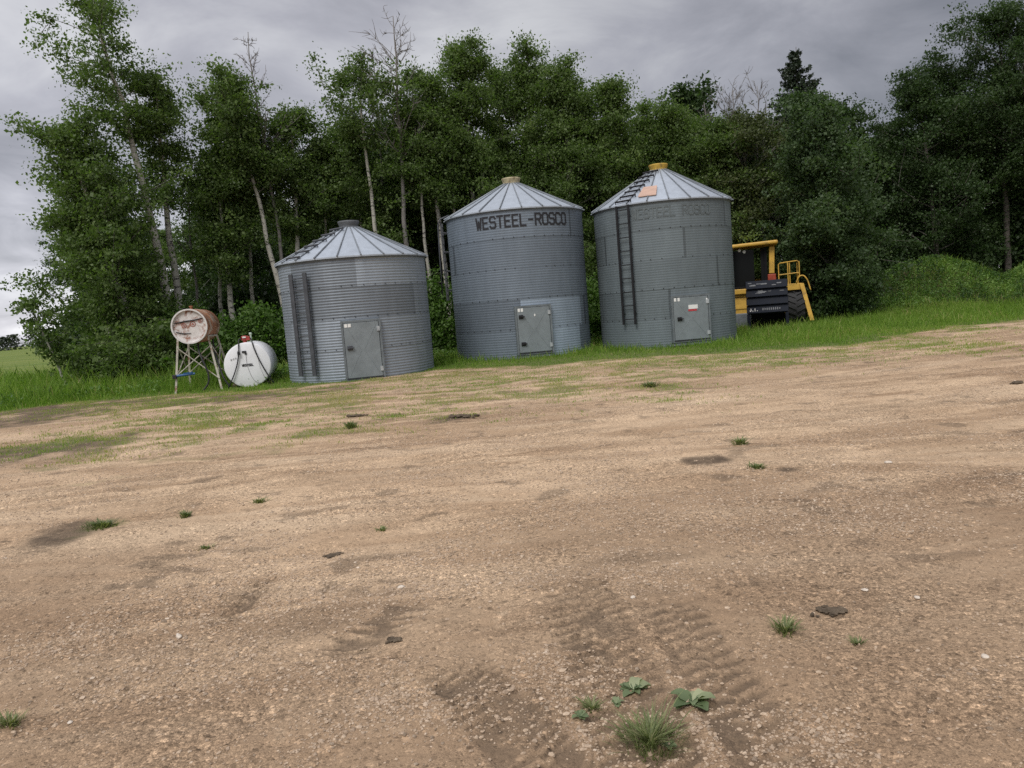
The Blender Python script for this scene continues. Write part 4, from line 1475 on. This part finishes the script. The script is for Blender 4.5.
    # ladder
    if ladder:
        la, z0, z1, lw, mk, thick, nr, off = ladder
        la = R_(la)
        tx = np.array([math.cos(la), math.sin(la), 0])
        ot = np.array([math.sin(la), -math.cos(la), 0])
        lroot = None
        rail = MB()
        c0 = cyl(R, la, 0, off)
        for s in (-1, 1):
            rail.box(c0 + tx * s * lw / 2 + np.array([0, 0, (z0 + z1) / 2]), (thick, 0.035, z1 - z0), rz=la)
        rg = rail
        for z_ in np.linspace(z0 + 0.15, z1 - 0.12, nr):
            rg.tube([c0 + tx * -lw / 2 + np.array([0, 0, z_]), c0 + tx * lw / 2 + np.array([0, 0, z_])], 0.014, 6)
        br = rail
        for z_ in np.linspace(z0 + 0.3, z1 - 0.3, 4):
            for s in (-1, 1):
                p = c0 + tx * s * lw / 2 + np.array([0, 0, z_])
                br.tube([p, p - ot * (off - 0.0)], 0.012, 5)
        rail.build('ladder', M[mk], root)
    if roof_rungs:
        ra, nr, lw, mk = roof_rungs
        ra = R_(ra)
        rg = MB()
        tx = np.array([math.cos(ra), math.sin(ra), 0])
        for f in np.linspace(0.04, 0.88, nr):
            r_ = Rroof + (rc_ - Rroof) * f
            z_ = zr0 + (zr1 - zr0) * f + 0.055
            c = cyl(r_, ra, z_)
            rg.tube([c - tx * lw / 2, c + tx * lw / 2], 0.026, 6)
            for s in (-1, 1):
                rg.tube([c + tx * s * lw / 2, c + tx * s * lw / 2 - np.array([0, 0, 0.06])], 0.012, 5)
        rg.build('roof_steps', M[mk], roof)
    root['R'] = R
    return root, roof, dict(R=R, Rroof=Rroof, zr0=zr0, zr1=zr1, rc=rc_)


M['roof_plain'] = plain('bright_zinc', (0.42, 0.45, 0.47), 0.45, 0.4)
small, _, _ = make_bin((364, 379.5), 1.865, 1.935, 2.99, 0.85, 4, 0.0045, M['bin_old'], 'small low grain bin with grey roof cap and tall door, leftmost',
                       [(3, -90, -52, 1.12), (3, -22, 3, 0.78), (3, -52, -22, 0.72), (3, 3, 80, 1.18), (2, -52, 50, 0.74), (1, -60, 60, 1.08), (0, -60, 60, 1.12), (2, 50, 90, 1.0)], 1, M['grey_cap'],
                       dict(ang=1.5, w=0.84, h=1.33, z=0.07, handles=[(-0.36, 0.05)], stickers=[(-0.42, 0.45, 0.07, 0.08, 'sticker'), (-0.32, 0.45, 0.07, 0.08, 'sticker')]),
                       ladder=(-42, 0.2, 2.66, 0.46, 'ladder_grey', 0.12, 9, 0.10), roof_rungs=(-48, 6, 0.5, 'ladder_grey'))
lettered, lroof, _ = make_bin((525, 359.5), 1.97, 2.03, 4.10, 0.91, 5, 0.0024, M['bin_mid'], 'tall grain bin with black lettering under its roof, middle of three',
                              [(1, -1, 58, 1.75), (0, 22, 55, 2.0), (0, -4, 22, 1.2), (1, -80, -1, 0.82), (4, -34, 50, 1.05), (3, -60, 12, 0.98), (3, 12, 80, 0.94), (2, -36, 60, 1.02), (0, -80, -4, 0.95)], 2, M['faded_cap'],
                              dict(ang=9, w=0.9, h=1.22, z=0.2, handles=[(-0.38, 0.3), (-0.36, -0.3)], dark_handle=True, stickers=[(-0.43, 0.45, 0.06, 0.09, 'sticker'), (-0.34, 0.45, 0.06, 0.09, 'sticker'), (0.04, 0.32, 0.035, 0.06, 'sticker')]),
                              ladder=(-91, 1.8, 4.06, 0.4, 'ladder_grey', 0.045, 9, 0.16))
curved_letters('WESTEEL-ROSCO', 2.66, 0.295, 0.047, 1.983, R_(7.2), 3.75).build('lettering', M['letter'], lettered)
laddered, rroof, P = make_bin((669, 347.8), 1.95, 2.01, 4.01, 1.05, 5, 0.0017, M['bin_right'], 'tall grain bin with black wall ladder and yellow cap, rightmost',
                              [(4, -32, 46, 0.95), (3, -25, 10, 1.06), (2, -30, 30, 0.92), (1, 18, 70, 1.1), (0, -90, 60, 1.04)], 3, M['yellow_cap'],
                              dict(ang=18.5, w=0.98, h=1.16, z=0.2, handles=[(-0.34, 0.0)], dark_handle=True,
                                   stickers=[(-0.44, 0.45, 0.06, 0.09, 'sticker'), (-0.34, 0.45, 0.06, 0.09, 'sticker'), (0.06, 0.26, 0.26, 0.11, 'sticker'), (0.04, 0.185, 0.24, 0.05, 'sticker_red'), (0.46, 0.38, 0.04, 0.13, 'sticker'), (0.46, -0.36, 0.04, 0.1, 'sticker')]),
                              ladder=(-30, 0.72, 3.96, 0.38, 'ladder_black', 0.06, 9, 0.10), roof_rungs=(-31, 7, 0.5, 'ladder_black'))
curved_letters('WESTEEL ROSCO', 2.2, 0.25, 0.042, 1.963, R_(9), 3.68).build('lettering', M['letter_faded'], laddered)
# peach coloured sheet lying on the roof of the laddered bin
mb = MB()
a = R_(-11)
ux = np.array([math.cos(a), math.sin(a), 0])
f0, f1 = 0.12, 0.40
pts = []
for f, hw in ((f0, 0.25), (f1, 0.19)):
    c = cyl(P['Rroof'] + (P['rc'] - P['Rroof']) * f, a, P['zr0'] + (P['zr1'] - P['zr0']) * f + 0.045)
    pts += [c - ux * hw, c + ux * hw]
V = np.array([pts[0], pts[1], pts[3], pts[2]])
mb.add(np.concatenate([V, V - np.array([0, 0, 0.02])]), [[0, 1, 2, 3], [7, 6, 5, 4], [0, 4, 5, 1], [1, 5, 6, 2], [2, 6, 7, 3], [3, 7, 4, 0]])
mb.build('patch', M['patch'], rroof)
# small pipe curving over the eave of the lettered bin
mb = MB()
aa = R_(-84)
mb.tube([cyl(1.98, aa, 1.95, 0.28), cyl(1.98, aa, 3.0, 0.27), cyl(1.98, aa, 3.98, 0.24), cyl(1.98, aa, 4.15, 0.16), cyl(1.98, aa, 4.24, -0.1)], 0.02, 6)
mb.build('pipe', M['ladder_grey'], lettered, smooth=True)


# ------------------------------------------------------------------ rusty tank on its stand
def tank_frame(px, py, turn):
    c = G(px, py)
    face = math.atan2(c[0], c[1])
    return c, -(face + turn)


c, rz = tank_frame(197, 391, R_(15))
c[2] = float(Hh(c[0], c[1]))
stand = thing('tank_stand', c, 'pale angle iron stand with crossed braces under the rusty tank', 'tank stand', rz)
zc, rad, Ln = 1.63, 0.425, 1.3
tops = [(-0.36, 0.22), (0.36, 0.22), (-0.36, 1.12), (0.36, 1.12)]
feet = [(-0.52, 0.02), (0.60, 0.02), (-0.52, 1.32), (0.60, 1.32)]
ztop = zc - 0.26
for (tx, ty), (fx, fy) in zip(tops, feet):
    g = MB()
    d = np.array([tx - fx, ty - fy, ztop])
    for ox, oy, wx, wy in ((0, 0, 0.05, 0.008), (-0.021, 0.025, 0.008, 0.045)):
        p = np.array([fx + ox, fy + oy, -0.05])
        q = np.array([tx + ox, ty + oy, ztop])
        s = np.array([[-wx, -wy, 0], [wx, -wy, 0], [wx, wy, 0], [-wx, wy, 0]]) / 2
        g.add(np.concatenate([p + s, q + s]), [[0, 3, 2, 1], [4, 5, 6, 7], [0, 1, 5, 4], [1, 2, 6, 5], [2, 3, 7, 6], [3, 0, 4, 7]])
    g.build('leg', M['stand'], stand)


def on_leg(i, z):
    f = z / ztop
    return np.array([feet[i][0] + (tops[i][0] - feet[i][0]) * f, feet[i][1] + (tops[i][1] - feet[i][1]) * f, z])


for i, j in ((0, 1), (2, 3), (0, 2), (1, 3)):
    for za, zb in ((0.42, 1.12), (1.12, 0.30)):
        g = MB()
        p, q = on_leg(i, za), on_leg(j, zb)
        o = np.array([0, -0.012 if za < zb else -0.026, 0]) if i % 2 == 0 and j % 2 == 1 else np.array([0.012 if za < zb else 0.026, 0, 0])
        g.tube([p + o, q + o], 0.014, 4)
        g.build('brace', M['stand'], stand)
for i, j in ((0, 1), (2, 3), (0, 2), (1, 3)):
    g = MB()
    g.tube([on_leg(i, ztop - 0.01), on_leg(j, ztop - 0.01)], 0.02, 4)
    g.build('rail', M['stand'], stand)
# rusty tank
tank = thing('fuel_tank', c, 'rusty overhead fuel tank with flaking white end, on the angle iron stand', 'fuel tank', rz)
prof = [(0.001, 0.06), (0.2, 0.05), (rad - 0.03, 0.02), (rad - 0.005, 0.0), (rad, 0.02), (rad, Ln), (rad - 0.02, Ln + 0.02), (0.2, Ln + 0.05), (0.001, Ln + 0.06)]
g = MB()
g.lathe([(rad, 0.012), (rad + 0.004, 0.02), (rad, 0.03), (rad, Ln * 0.5), (rad + 0.006, Ln * 0.5 + 0.01), (rad, Ln * 0.5 + 0.02), (rad, Ln), (rad - 0.03, Ln + 0.03), (0.2, Ln + 0.06), (0.001, Ln + 0.065)], 48, 'y', (0, 0, zc))
body = g.build('shell', M['rust'], tank, smooth=True)
g = MB()
g.lathe([(0.001, 0.035), (0.2, 0.038), (rad - 0.04, 0.045), (rad - 0.03, 0.04)], 48, 'y', (0, 0, zc))
end = g.build('end_plate', M['rust_end'], tank, smooth=True)
g = MB()
g.lathe([(rad - 0.03, 0.045), (rad - 0.03, -0.012), (rad + 0.006, -0.012), (rad + 0.006, 0.014)], 48, 'y', (0, 0, zc))
g.build('rim', M['pale_paint'], tank)
# what is left of the painted marks
g = MB()
for cx, cz, r1 in ((-0.13, 0.03, 0.06), (0.08, 0.055, 0.07), (0.27, 0.12, 0.055)):
    for ra, rb_ in ((r1, r1 * 0.72), (r1 * 0.35, 0.002)):
        g.lathe([(ra, 0.027), (rb_, 0.0268)], 20, 'y', (cx, 0, zc + cz))
g.build('ring_marks', M['rust_mark'], end)
g = MB()
g.tube([(-0.34, 0.028, zc + 0.10), (-0.1, 0.022, zc + 0.13), (0.1, 0.022, zc + 0.14), (0.33, 0.028, zc + 0.18)], [0.012, 0.018, 0.018, 0.01], 6)
g.tube([(-0.33, 0.028, zc - 0.12), (-0.15, 0.024, zc - 0.17), (0.02, 0.026, zc - 0.17)], [0.012, 0.014, 0.006], 6)
g.build('scars', M['gasket'], end)
g = MB()
g.lathe([(0.035, zc + rad - 0.01), (0.035, zc + rad + 0.06), (0.05, zc + rad + 0.06), (0.05, zc + rad + 0.085), (0.001, zc + rad + 0.09)], 14, 'z', (-0.02, 0.45, 0))
g.build('filler_cap', M['rust'], tank, smooth=False)
for pts in ([(0.10, 0.25, zc - rad - 0.02), (0.12, 0.12, 1.0), (0.22, 0.02, 0.75), (0.33, -0.02, 0.45), (0.32, -0.04, 0.2), (0.16, -0.08, 0.015)],
            [(0.30, 0.9, zc - rad + 0.05), (0.40, 0.5, 1.0), (0.52, 0.3, 0.6), (0.62, 0.15, 0.3), (0.78, 0.1, 0.04)]):
    P_ = np.array(pts)
    t = np.linspace(0, 1, len(P_))
    tt = np.linspace(0, 1, 24)
    Q_ = np.stack([np.interp(tt, t, P_[:, k]) for k in range(3)], 1)
    for _ in range(3):
        Q_[1:-1] = (Q_[:-2] + 2 * Q_[1:-1] + Q_[2:]) / 4
    g = MB()
    g.tube(Q_, 0.022, 8)
    g.build('hose', M['hose'], tank, smooth=True)
# blue hand pump lever lying across the braces
hp = thing('hand_pump', c, 'blue hand pump with black grip hung low on the stand leg', 'hand pump', rz)
g = MB()
p = on_leg(0, 0.42)
g.tube([p + np.array([0.02, -0.05, 0.02]), p + np.array([0.46, -0.03, 0.04])], [0.03, 0.026], 8)
g.box(p + np.array([0.3, -0.04, 0.065]), (0.22, 0.05, 0.035), ry=-0.05)
g.build('lever', M['blue'], hp)
g = MB()
g.box(p + np.array([-0.02, -0.05, 0.0]), (0.10, 0.07, 0.10))
g.build('grip', M['hose'], hp, bevel=0.01)

# ------------------------------------------------------------------ white tank
c, rz = tank_frame(250, 386, R_(8))
c[2] = float(Hh(c[0], c[1]))
wt = thing('fuel_tank', c, 'white round fuel tank lying on the grass with red pump on top', 'fuel tank', rz)
rad, Ln = 0.565, 1.55
zc = rad - 0.01
g = MB()
g.lathe([(rad - 0.012, 0.0), (rad, 0.008), (rad, Ln), (rad - 0.03, Ln + 0.03), (0.3, Ln + 0.07), (0.001, Ln + 0.075)], 64, 'y', (0, 0, zc))
g.build('shell', M['white_tank'], wt, smooth=True)
g = MB()
g.lathe([(0.001, -0.03), (0.25, -0.026), (rad - 0.05, -0.012), (rad - 0.012, 0.0)], 64, 'y', (0, 0, zc))
end = g.build('end_plate', M['white_tank'], wt, smooth=True)
flat_letters('WESTEEL', 0.27, 0.05, 0.014, lambda u, v, e: (u + 0.01, -0.034 - e, zc + v - 0.0)).build('lettering', M['letter'], end)
g = MB()
g.box((-0.045, -0.034, zc + 0.335), (0.10, 0.012, 0.05))
g.box((-0.01, -0.033, zc + 0.285), (0.05, 0.011, 0.05))
g.build('placard', M['gasket'], end)
g = MB()
for k in range(3):
    g.box((-0.37 + 0.055 * k, -0.022, zc + 0.165 + 0.012 * k), (0.035, 0.008, 0.045))
g.build('faded_mark', M['grime'], end)


def smooth_path(pts, n=28, it=3):
    P_ = np.array(pts, float)
    s = np.concatenate([[0], np.cumsum(np.linalg.norm(np.diff(P_, axis=0), axis=1))])
    tt = np.linspace(0, s[-1], n)
    Q_ = np.stack([np.interp(tt, s, P_[:, k]) for k in range(3)], 1)
    for _ in range(it):
        Q_[1:-1] = (Q_[:-2] + 2 * Q_[1:-1] + Q_[2:]) / 4
    return Q_


top = zc + rad
pm = MB()
pm.lathe([(0.05, top - 0.02), (0.05, top + 0.05), (0.085, top + 0.055), (0.085, top + 0.15), (0.06, top + 0.165), (0.001, top + 0.17)], 16, 'z', (-0.03, 0.22, 0))
pm.box((0.055, 0.2, top + 0.1), (0.10, 0.12, 0.10))
pump = pm.build('pump', M['pump_red'], wt, bevel=0.006)
g = MB()
g.box((-0.03, 0.128, top + 0.13), (0.08, 0.02, 0.035))
g.build('plate', M['sticker'], pump)
g = MB()
g.lathe([(0.02, top - 0.01), (0.02, top + 0.19), (0.036, top + 0.19), (0.036, top + 0.235), (0.001, top + 0.24)], 10, 'z', (0.125, 0.2, 0))
g.build('vent_cap', M['pale_green'], pump)
for pts in ([(-0.10, 0.2, top + 0.10), (-0.15, 0.05, top + 0.12), (-0.155, -0.045, top - 0.05), (-0.17, -0.06, zc + 0.30), (-0.23, -0.065, zc + 0.05), (-0.33, -0.06, zc - 0.2), (-0.44, -0.05, zc - 0.4), (-0.52, -0.02, 0.02)],
            [(0.10, 0.18, top + 0.10), (0.16, 0.02, top + 0.08), (0.19, -0.05, top - 0.12), (0.28, -0.06, zc + 0.15), (0.38, -0.06, zc - 0.1), (0.47, -0.05, zc - 0.3), (0.55, -0.03, zc - 0.45), (0.6, 0.0, 0.02)]):
    g = MB()
    g.tube(smooth_path(pts), 0.015, 8)
    g.build('hose', M['hose'], wt, smooth=True)
g = MB()
g.box((-0.17, -0.075, zc + 0.31), (0.06, 0.035, 0.10))
g.build('nozzle', M['hose'], wt, bevel=0.008)
for pts in ([(-0.01, -0.035, zc + 0.26), (-0.01, -0.035, zc), (0.05, -0.032, zc - 0.25), (0.12, -0.028, zc - 0.40), (0.24, -0.02, zc - 0.48)],
            [(0.26, -0.028, zc + 0.2), (0.30, -0.025, zc - 0.1), (0.38, -0.018, zc - 0.36)]):
    g = MB()
    g.tube(smooth_path(pts), 0.006, 5)
    g.build('cable', M['grime'], end, smooth=True)
# cradle blocks under the shell
for yy in (0.35, 1.2):
    g = MB()
    g.box((0, yy, 0.03), (0.9, 0.14, 0.12))
    g.build('skid', M['log'], wt, bevel=0.01)

# ------------------------------------------------------------------ yellow machine behind the laddered bin
c = base(745, 27)
c[2] = 0
face = math.atan2(c[0], c[1])
mc = thing('farm_loader', c, 'yellow farm machine with cab and railed platform, half hidden behind the laddered bin', 'farm machine', -face)


def wheel(x, y, R, w, parent):
    z = R - 0.03
    g = MB()
    g.lathe([(R * 0.55, -w / 2), (R * 0.88, -w / 2), (R * 0.94, -w / 2 + 0.04), (R * 0.95, 0), (R * 0.94, w / 2 - 0.04), (R * 0.88, w / 2), (R * 0.55, w / 2)], 40, 'x', (x, y, z))
    for i in range(22):
        for s in (-1, 1):
            a = (i + (0.5 if s > 0 else 0)) * 2 * math.pi / 22
            # lugs slant in towards the tread's middle
            V = []
            for rr in (R * 0.93, R * 1.0):
                for (u, da) in ((0.02, 0.16), (w / 2, -0.03), (w / 2, -0.13), (0.02, 0.07)):
                    V.append((x + s * u, y + rr * math.cos(a + da), z + rr * math.sin(a + da)))
            g.add(V, [[0, 3, 2, 1], [4, 5, 6, 7], [0, 1, 5, 4], [1, 2, 6, 5], [2, 3, 7, 6], [3, 0, 4, 7]])
    ty = g.build('wheel', M['tyre'], parent)
    g = MB()
    g.lathe([(0.05, -w * 0.2), (R * 0.3, -w * 0.2), (R * 0.5, -w * 0.42), (R * 0.56, -w * 0.45), (R * 0.56, w * 0.45), (R * 0.5, w * 0.42), (R * 0.3, w * 0.2), (0.05, w * 0.2)], 28, 'x', (x, y, z))
    g.build('rim', M['mach'], ty, smooth=True)


for x in (-1.72, 1.72):
    wheel(x, 0.55, 0.72, 0.56, mc)
    wheel(x * 0.85, 3.4, 0.6, 0.45, mc)
g = MB()
g.box((0, 1.9, 1.28), (2.5, 3.6, 0.28))
g.box((0, 0.25, 1.33), (2.7, 0.5, 0.17))
g.box((0, 2.9, 1.55), (2.0, 1.8, 0.4))
g.build('body', M['mach'], mc, bevel=0.02)
g = MB()
g.box((0, 0.5, 0.92), (1.9, 0.8, 0.42), taper=0.9)
g.box((0, 0.28, 0.62), (2.9, 0.3, 0.3))
g.build('axle', M['mach'], mc, bevel=0.03)
g = MB()
g.box((-0.35, 0.1, 0.32), (1.3, 0.4, 0.5))
g.build('step_box', M['mach_grey'], mc, bevel=0.02)
# cab
cab = MB()
cab.box((0.0, 0.95, 1.46), (1.9, 1.5, 0.08))
cab_o = cab.build('cab', M['mach_dark'], mc, bevel=0.02)
for x in (-0.93, 0.80):
    for y in (0.25, 1.65):
        g = MB()
        g.box((x, y, 2.14), (0.09, 0.09, 1.30))
        g.build('post', M['mach_dark'], cab_o)
g = MB()
g.box((1.0, 0.22, 2.34), (0.18, 0.14, 0.92), ry=0.04)
g.build('post', M['mach'], cab_o, bevel=0.02)
g = MB()
g.box((0.98, 0.22, 1.71), (0.27, 0.17, 0.30))
g.build('lower_post', M['mach_red'], cab_o, bevel=0.02)
g = MB()
g.box((-0.24, 0.25, 2.13), (1.30, 0.02, 1.26))
g.build('windscreen', M['glass'], cab_o)
g = MB()
g.box((0.70, 0.25, 2.13), (0.13, 0.03, 1.26))
g.build('frame_panel', M['mach_dark'], cab_o)
g = MB()
g.box((-0.1, 1.68, 2.13), (1.0, 0.02, 1.24))
g.build('rear_window', M['glass'], cab_o)
g = MB()
g.box((-0.05, 1.05, 1.9), (0.6, 0.55, 0.8))
g.box((-0.05, 1.3, 2.35), (0.5, 0.14, 0.4))
g.build('seat', M['mach_dark'], cab_o, bevel=0.05)
g = MB()
g.box((0.05, 0.9, 2.92), (2.34, 2.0, 0.12), ry=-0.02)
g.build('roof', M['mach'], cab_o, bevel=0.04)
for x, z in ((-0.06, 2.76), (0.10, 2.70), (-0.42, 2.74)):
    g = MB()
    g.lathe([(0.001, 0.0), (0.05, 0.005), (0.055, 0.03), (0.03, 0.1)], 14, 'y', (x, 0.12, z))
    g.build('work_light', M['lens'], cab_o)
# platform and railing
g = MB()
g.box((1.55, 0.6, 1.40), (0.86, 1.2, 0.07))
g.box((1.52, 0.02, 1.36), (0.82, 0.07, 0.22))
plat = g.build('platform', M['mach'], mc, bevel=0.01)
g = MB()
x0, x1 = 1.2, 1.87
for pts in ([(x0, 0.03, 1.44), (x0, 0.03, 2.16), (x0 + 0.06, 0.03, 2.2), (x1 - 0.06, 0.03, 2.24), (x1, 0.03, 2.18), (x1, 0.03, 1.75), (x1 - 0.05, 0.03, 1.65), (x1 - 0.05, 0.03, 1.44)], [(x0, 0.03, 1.80), (x1, 0.03, 1.83)], [(1.50, 0.03, 1.44), (1.50, 0.03, 2.22)], [(1.56, 0.06, 1.44), (1.56, 0.06, 2.22)],
            [(x1, 0.03, 2.2), (x1, 1.1, 2.2), (x1, 1.1, 1.44)], [(x1, 0.06, 1.8), (x1, 1.1, 1.8)]):
    g.tube(pts, 0.019, 6)
g.build('railing', M['mach'], plat)
# ladder slanting down beside the tyre
g = MB()
for y in (-0.05, 0.4):
    p, q = np.array([1.92, y, 1.46]), np.array([2.2, y - 0.15, 0.18])
    d = q - p
    V = []
    for e in (p, q):
        for sx, sy in ((-0.065, -0.02), (0.065, -0.02), (0.065, 0.02), (-0.065, 0.02)):
            V.append(e + np.array([sx, sy, 0]))
    g.add(np.array(V), [[0, 1, 2, 3], [7, 6, 5, 4], [0, 4, 5, 1], [1, 5, 6, 2], [2, 6, 7, 3], [3, 7, 4, 0]])
lad = g.build('ladder', M['mach'], mc)
for f in (0.2, 0.45, 0.7, 0.93):
    g = MB()
    g.box((1.92 + 0.28 * f, 0.175 - 0.15 * f, 1.46 - 1.28 * f), (0.16, 0.40, 0.03))
    g.build('step', M['mach_dark'], lad)
g = MB()
g.tube(smooth_path([(1.75, -0.02, 1.48), (1.85, -0.03, 1.72), (2.0, -0.03, 1.74), (2.12, -0.04, 1.55), (2.2, -0.06, 1.2)], 18), 0.022, 6)
g.build('hand_rail', M['mach'], lad, smooth=True)

# dark louvred steel box standing before the machine
c = base(768.5, 25.2)
c[2] = float(Hh(c[0], c[1]))
face = math.atan2(c[0], c[1])
bx = thing('louvred_box', c, 'dark blue louvred steel box on two legs, standing before the yellow machine', 'steel box', -face)
W_, Dp = 1.30, 0.75
for sx in (-1, 1):
    g = MB()
    g.box((sx * (W_ / 2 - 0.05), Dp / 2, 0.26), (0.10, Dp, 0.62))
    g.build('leg', M['box_blue'], bx, bevel=0.01)
g = MB()
g.box((0, Dp - 0.03, 0.27), (W_ - 0.22, 0.02, 0.58))
g.build('back_panel', M['mach_dark'], bx)
g = MB()
g.box((0, Dp / 2 + 0.03, 1.09), (W_ - 0.06, Dp - 0.1, 1.06))
shell = g.build('shell', M['box_blue'], bx, bevel=0.015)
for i in range(4):
    z0 = 0.60 + i * 0.265
    g = MB()
    V = np.array([(-W_ / 2, -0.03, z0), (W_ / 2, -0.03, z0), (W_ / 2, 0.05, z0 + 0.25), (-W_ / 2, 0.05, z0 + 0.25),
                  (-W_ / 2, 0.1, z0), (W_ / 2, 0.1, z0), (W_ / 2, 0.12, z0 + 0.25), (-W_ / 2, 0.12, z0 + 0.25)])
    g.add(V, [[0, 1, 2, 3], [7, 6, 5, 4], [0, 4, 5, 1], [1, 5, 6, 2], [2, 6, 7, 3], [3, 7, 4, 0]])
    g.build('louvre', M['box_blue'], shell, bevel=0.012)
    if i in (2, 3):
        r2 = np.random.default_rng(i)
        g = MB()
        for q in range(7):
            u = r2.uniform(-0.52, 0.5)
            f = r2.uniform(0.3, 0.75)
            g.box((u, -0.035 + 0.08 * f, z0 + 0.25 * f), (r2.uniform(0.06, 0.24), 0.006, r2.uniform(0.015, 0.045)), rx=-0.31)
        g.build('scuffs', M['box_pale'], shell)
g = MB()
flat_letters('J.I.', 0.26, 0.075, 0.022, lambda u, v, e: (u - 0.42, -0.036 - e + (v + 0.11) * 0.32, 0.60 + 0.11 + v)).build('lettering', M['pale_paint'], shell)
r2 = np.random.default_rng(9)
g = MB()
for q in range(9):
    u = -0.14 + q * 0.065
    g.box((u, 0.003, 0.715), (0.035, 0.006, r2.uniform(0.05, 0.085)), rx=-0.31)
g.build('worn_lettering', M['box_pale'], shell)

# ------------------------------------------------------------------ sky, sun, camera
w = bpy.data.worlds.new('World')
scene.world = w
w.use_nodes = True
nt = w.node_tree
bg = nt.nodes['Background']
sky = N(nt, 'ShaderNodeTexSky', sky_type='NISHITA')
sky.sun_disc = False
SUN_EL, SUN_AZ = R_(52), R_(205)      # azimuth clockwise from +Y: behind the camera, to the left
sky.sun_elevation = SUN_EL
sky.sun_rotation = SUN_AZ
tc = N(nt, 'ShaderNodeTexCoord')
sep = N(nt, 'ShaderNodeSeparateXYZ')
nt.links.new(tc.outputs['Generated'], sep.inputs[0])
zc_ = math_(nt, 'MAXIMUM', sep.outputs['Z'], 0.0)
den = math_(nt, 'ADD', zc_, 0.22)
cb = N(nt, 'ShaderNodeCombineXYZ')
nt.links.new(math_(nt, 'DIVIDE', sep.outputs['X'], den), cb.inputs[0])
nt.links.new(math_(nt, 'DIVIDE', sep.outputs['Y'], den), cb.inputs[1])
cl1 = noise(nt, cb.outputs[0], 0.75, 4, 0.5, 0.4)
cl2 = noise(nt, cb.outputs[0], 2.2, 6, 0.6, 0.5)
cl = math_(nt, 'ADD', math_(nt, 'MULTIPLY', cl1, 0.7), math_(nt, 'MULTIPLY', cl2, 0.3))
# overcast luminance: pale at the horizon, dim low cloud, brighter towards the zenith
lum = ramp(nt, zc_, [(0.0, 0.52), (0.06, 0.47), (0.2, 0.36), (0.42, 0.34), (0.62, 0.6), (1.0, 0.95)])
cloud = ramp(nt, cl, [(0.40, (0.42, 0.42, 0.465)), (0.49, (0.67, 0.665, 0.725)), (0.58, (1.0, 1.0, 1.03))])
# cloud thins towards the left-hand horizon
west = ramp(nt, math_(nt, 'ADD', math_(nt, 'MULTIPLY', sep.outputs['X'], -0.5), 0.5), [(0.25, 0.64), (0.75, 1.0)])
col = mix(nt, 1.0, mix(nt, 1.0, cloud, lum, 'MULTIPLY'), west, 'MULTIPLY')
sc_ = N(nt, 'ShaderNodeVectorMath', operation='SCALE')
sc_.inputs['Scale'].default_value = 12.0
nt.links.new(col, sc_.inputs[0])
fin = mix(nt, 0.93, sky.outputs[0], sc_.outputs[0])
nt.links.new(fin, bg.inputs['Color'])
bg.inputs['Strength'].default_value = 0.1

sun = bpy.data.lights.new('sun', 'SUN')
sun.energy = 1.2
sun.angle = R_(25)
sun.color = (1.0, 0.96, 0.9)
so = bpy.data.objects.new('sun', sun)
COL.objects.link(so)
import mathutils
sd = mathutils.Vector((math.sin(SUN_AZ) * math.cos(SUN_EL), math.cos(SUN_AZ) * math.cos(SUN_EL), math.sin(SUN_EL)))
so.rotation_euler = sd.to_track_quat('Z', 'Y').to_euler()
so.location = sd * 60

cam = bpy.data.cameras.new('camera')
cam.sensor_fit = 'HORIZONTAL'
cam.sensor_width = 36
cam.lens = F / 1024 * 36
cam.clip_end = 12000
cam.clip_start = 0.05
co = bpy.data.objects.new('camera', cam)
COL.objects.link(co)
mt = mathutils.Matrix((list(rt) + [0], list(up) + [0], list(-fw) + [0], [0, 0, 0, 1])).transposed()
mt[0][3], mt[1][3], mt[2][3] = 0, 0, CAM_H
mt[3][0] = mt[3][1] = mt[3][2] = 0
co.matrix_world = mt
scene.camera = co

scene.render.engine = 'CYCLES'
scene.cycles.max_bounces = 8
scene.cycles.transparent_max_bounces = 8
scene.cycles.use_denoising = False
vs = scene.view_settings
vs.view_transform = 'Standard'
vs.look = 'None'
vs.gamma = 1
vs.exposure = 0.85
vs.use_curve_mapping = False
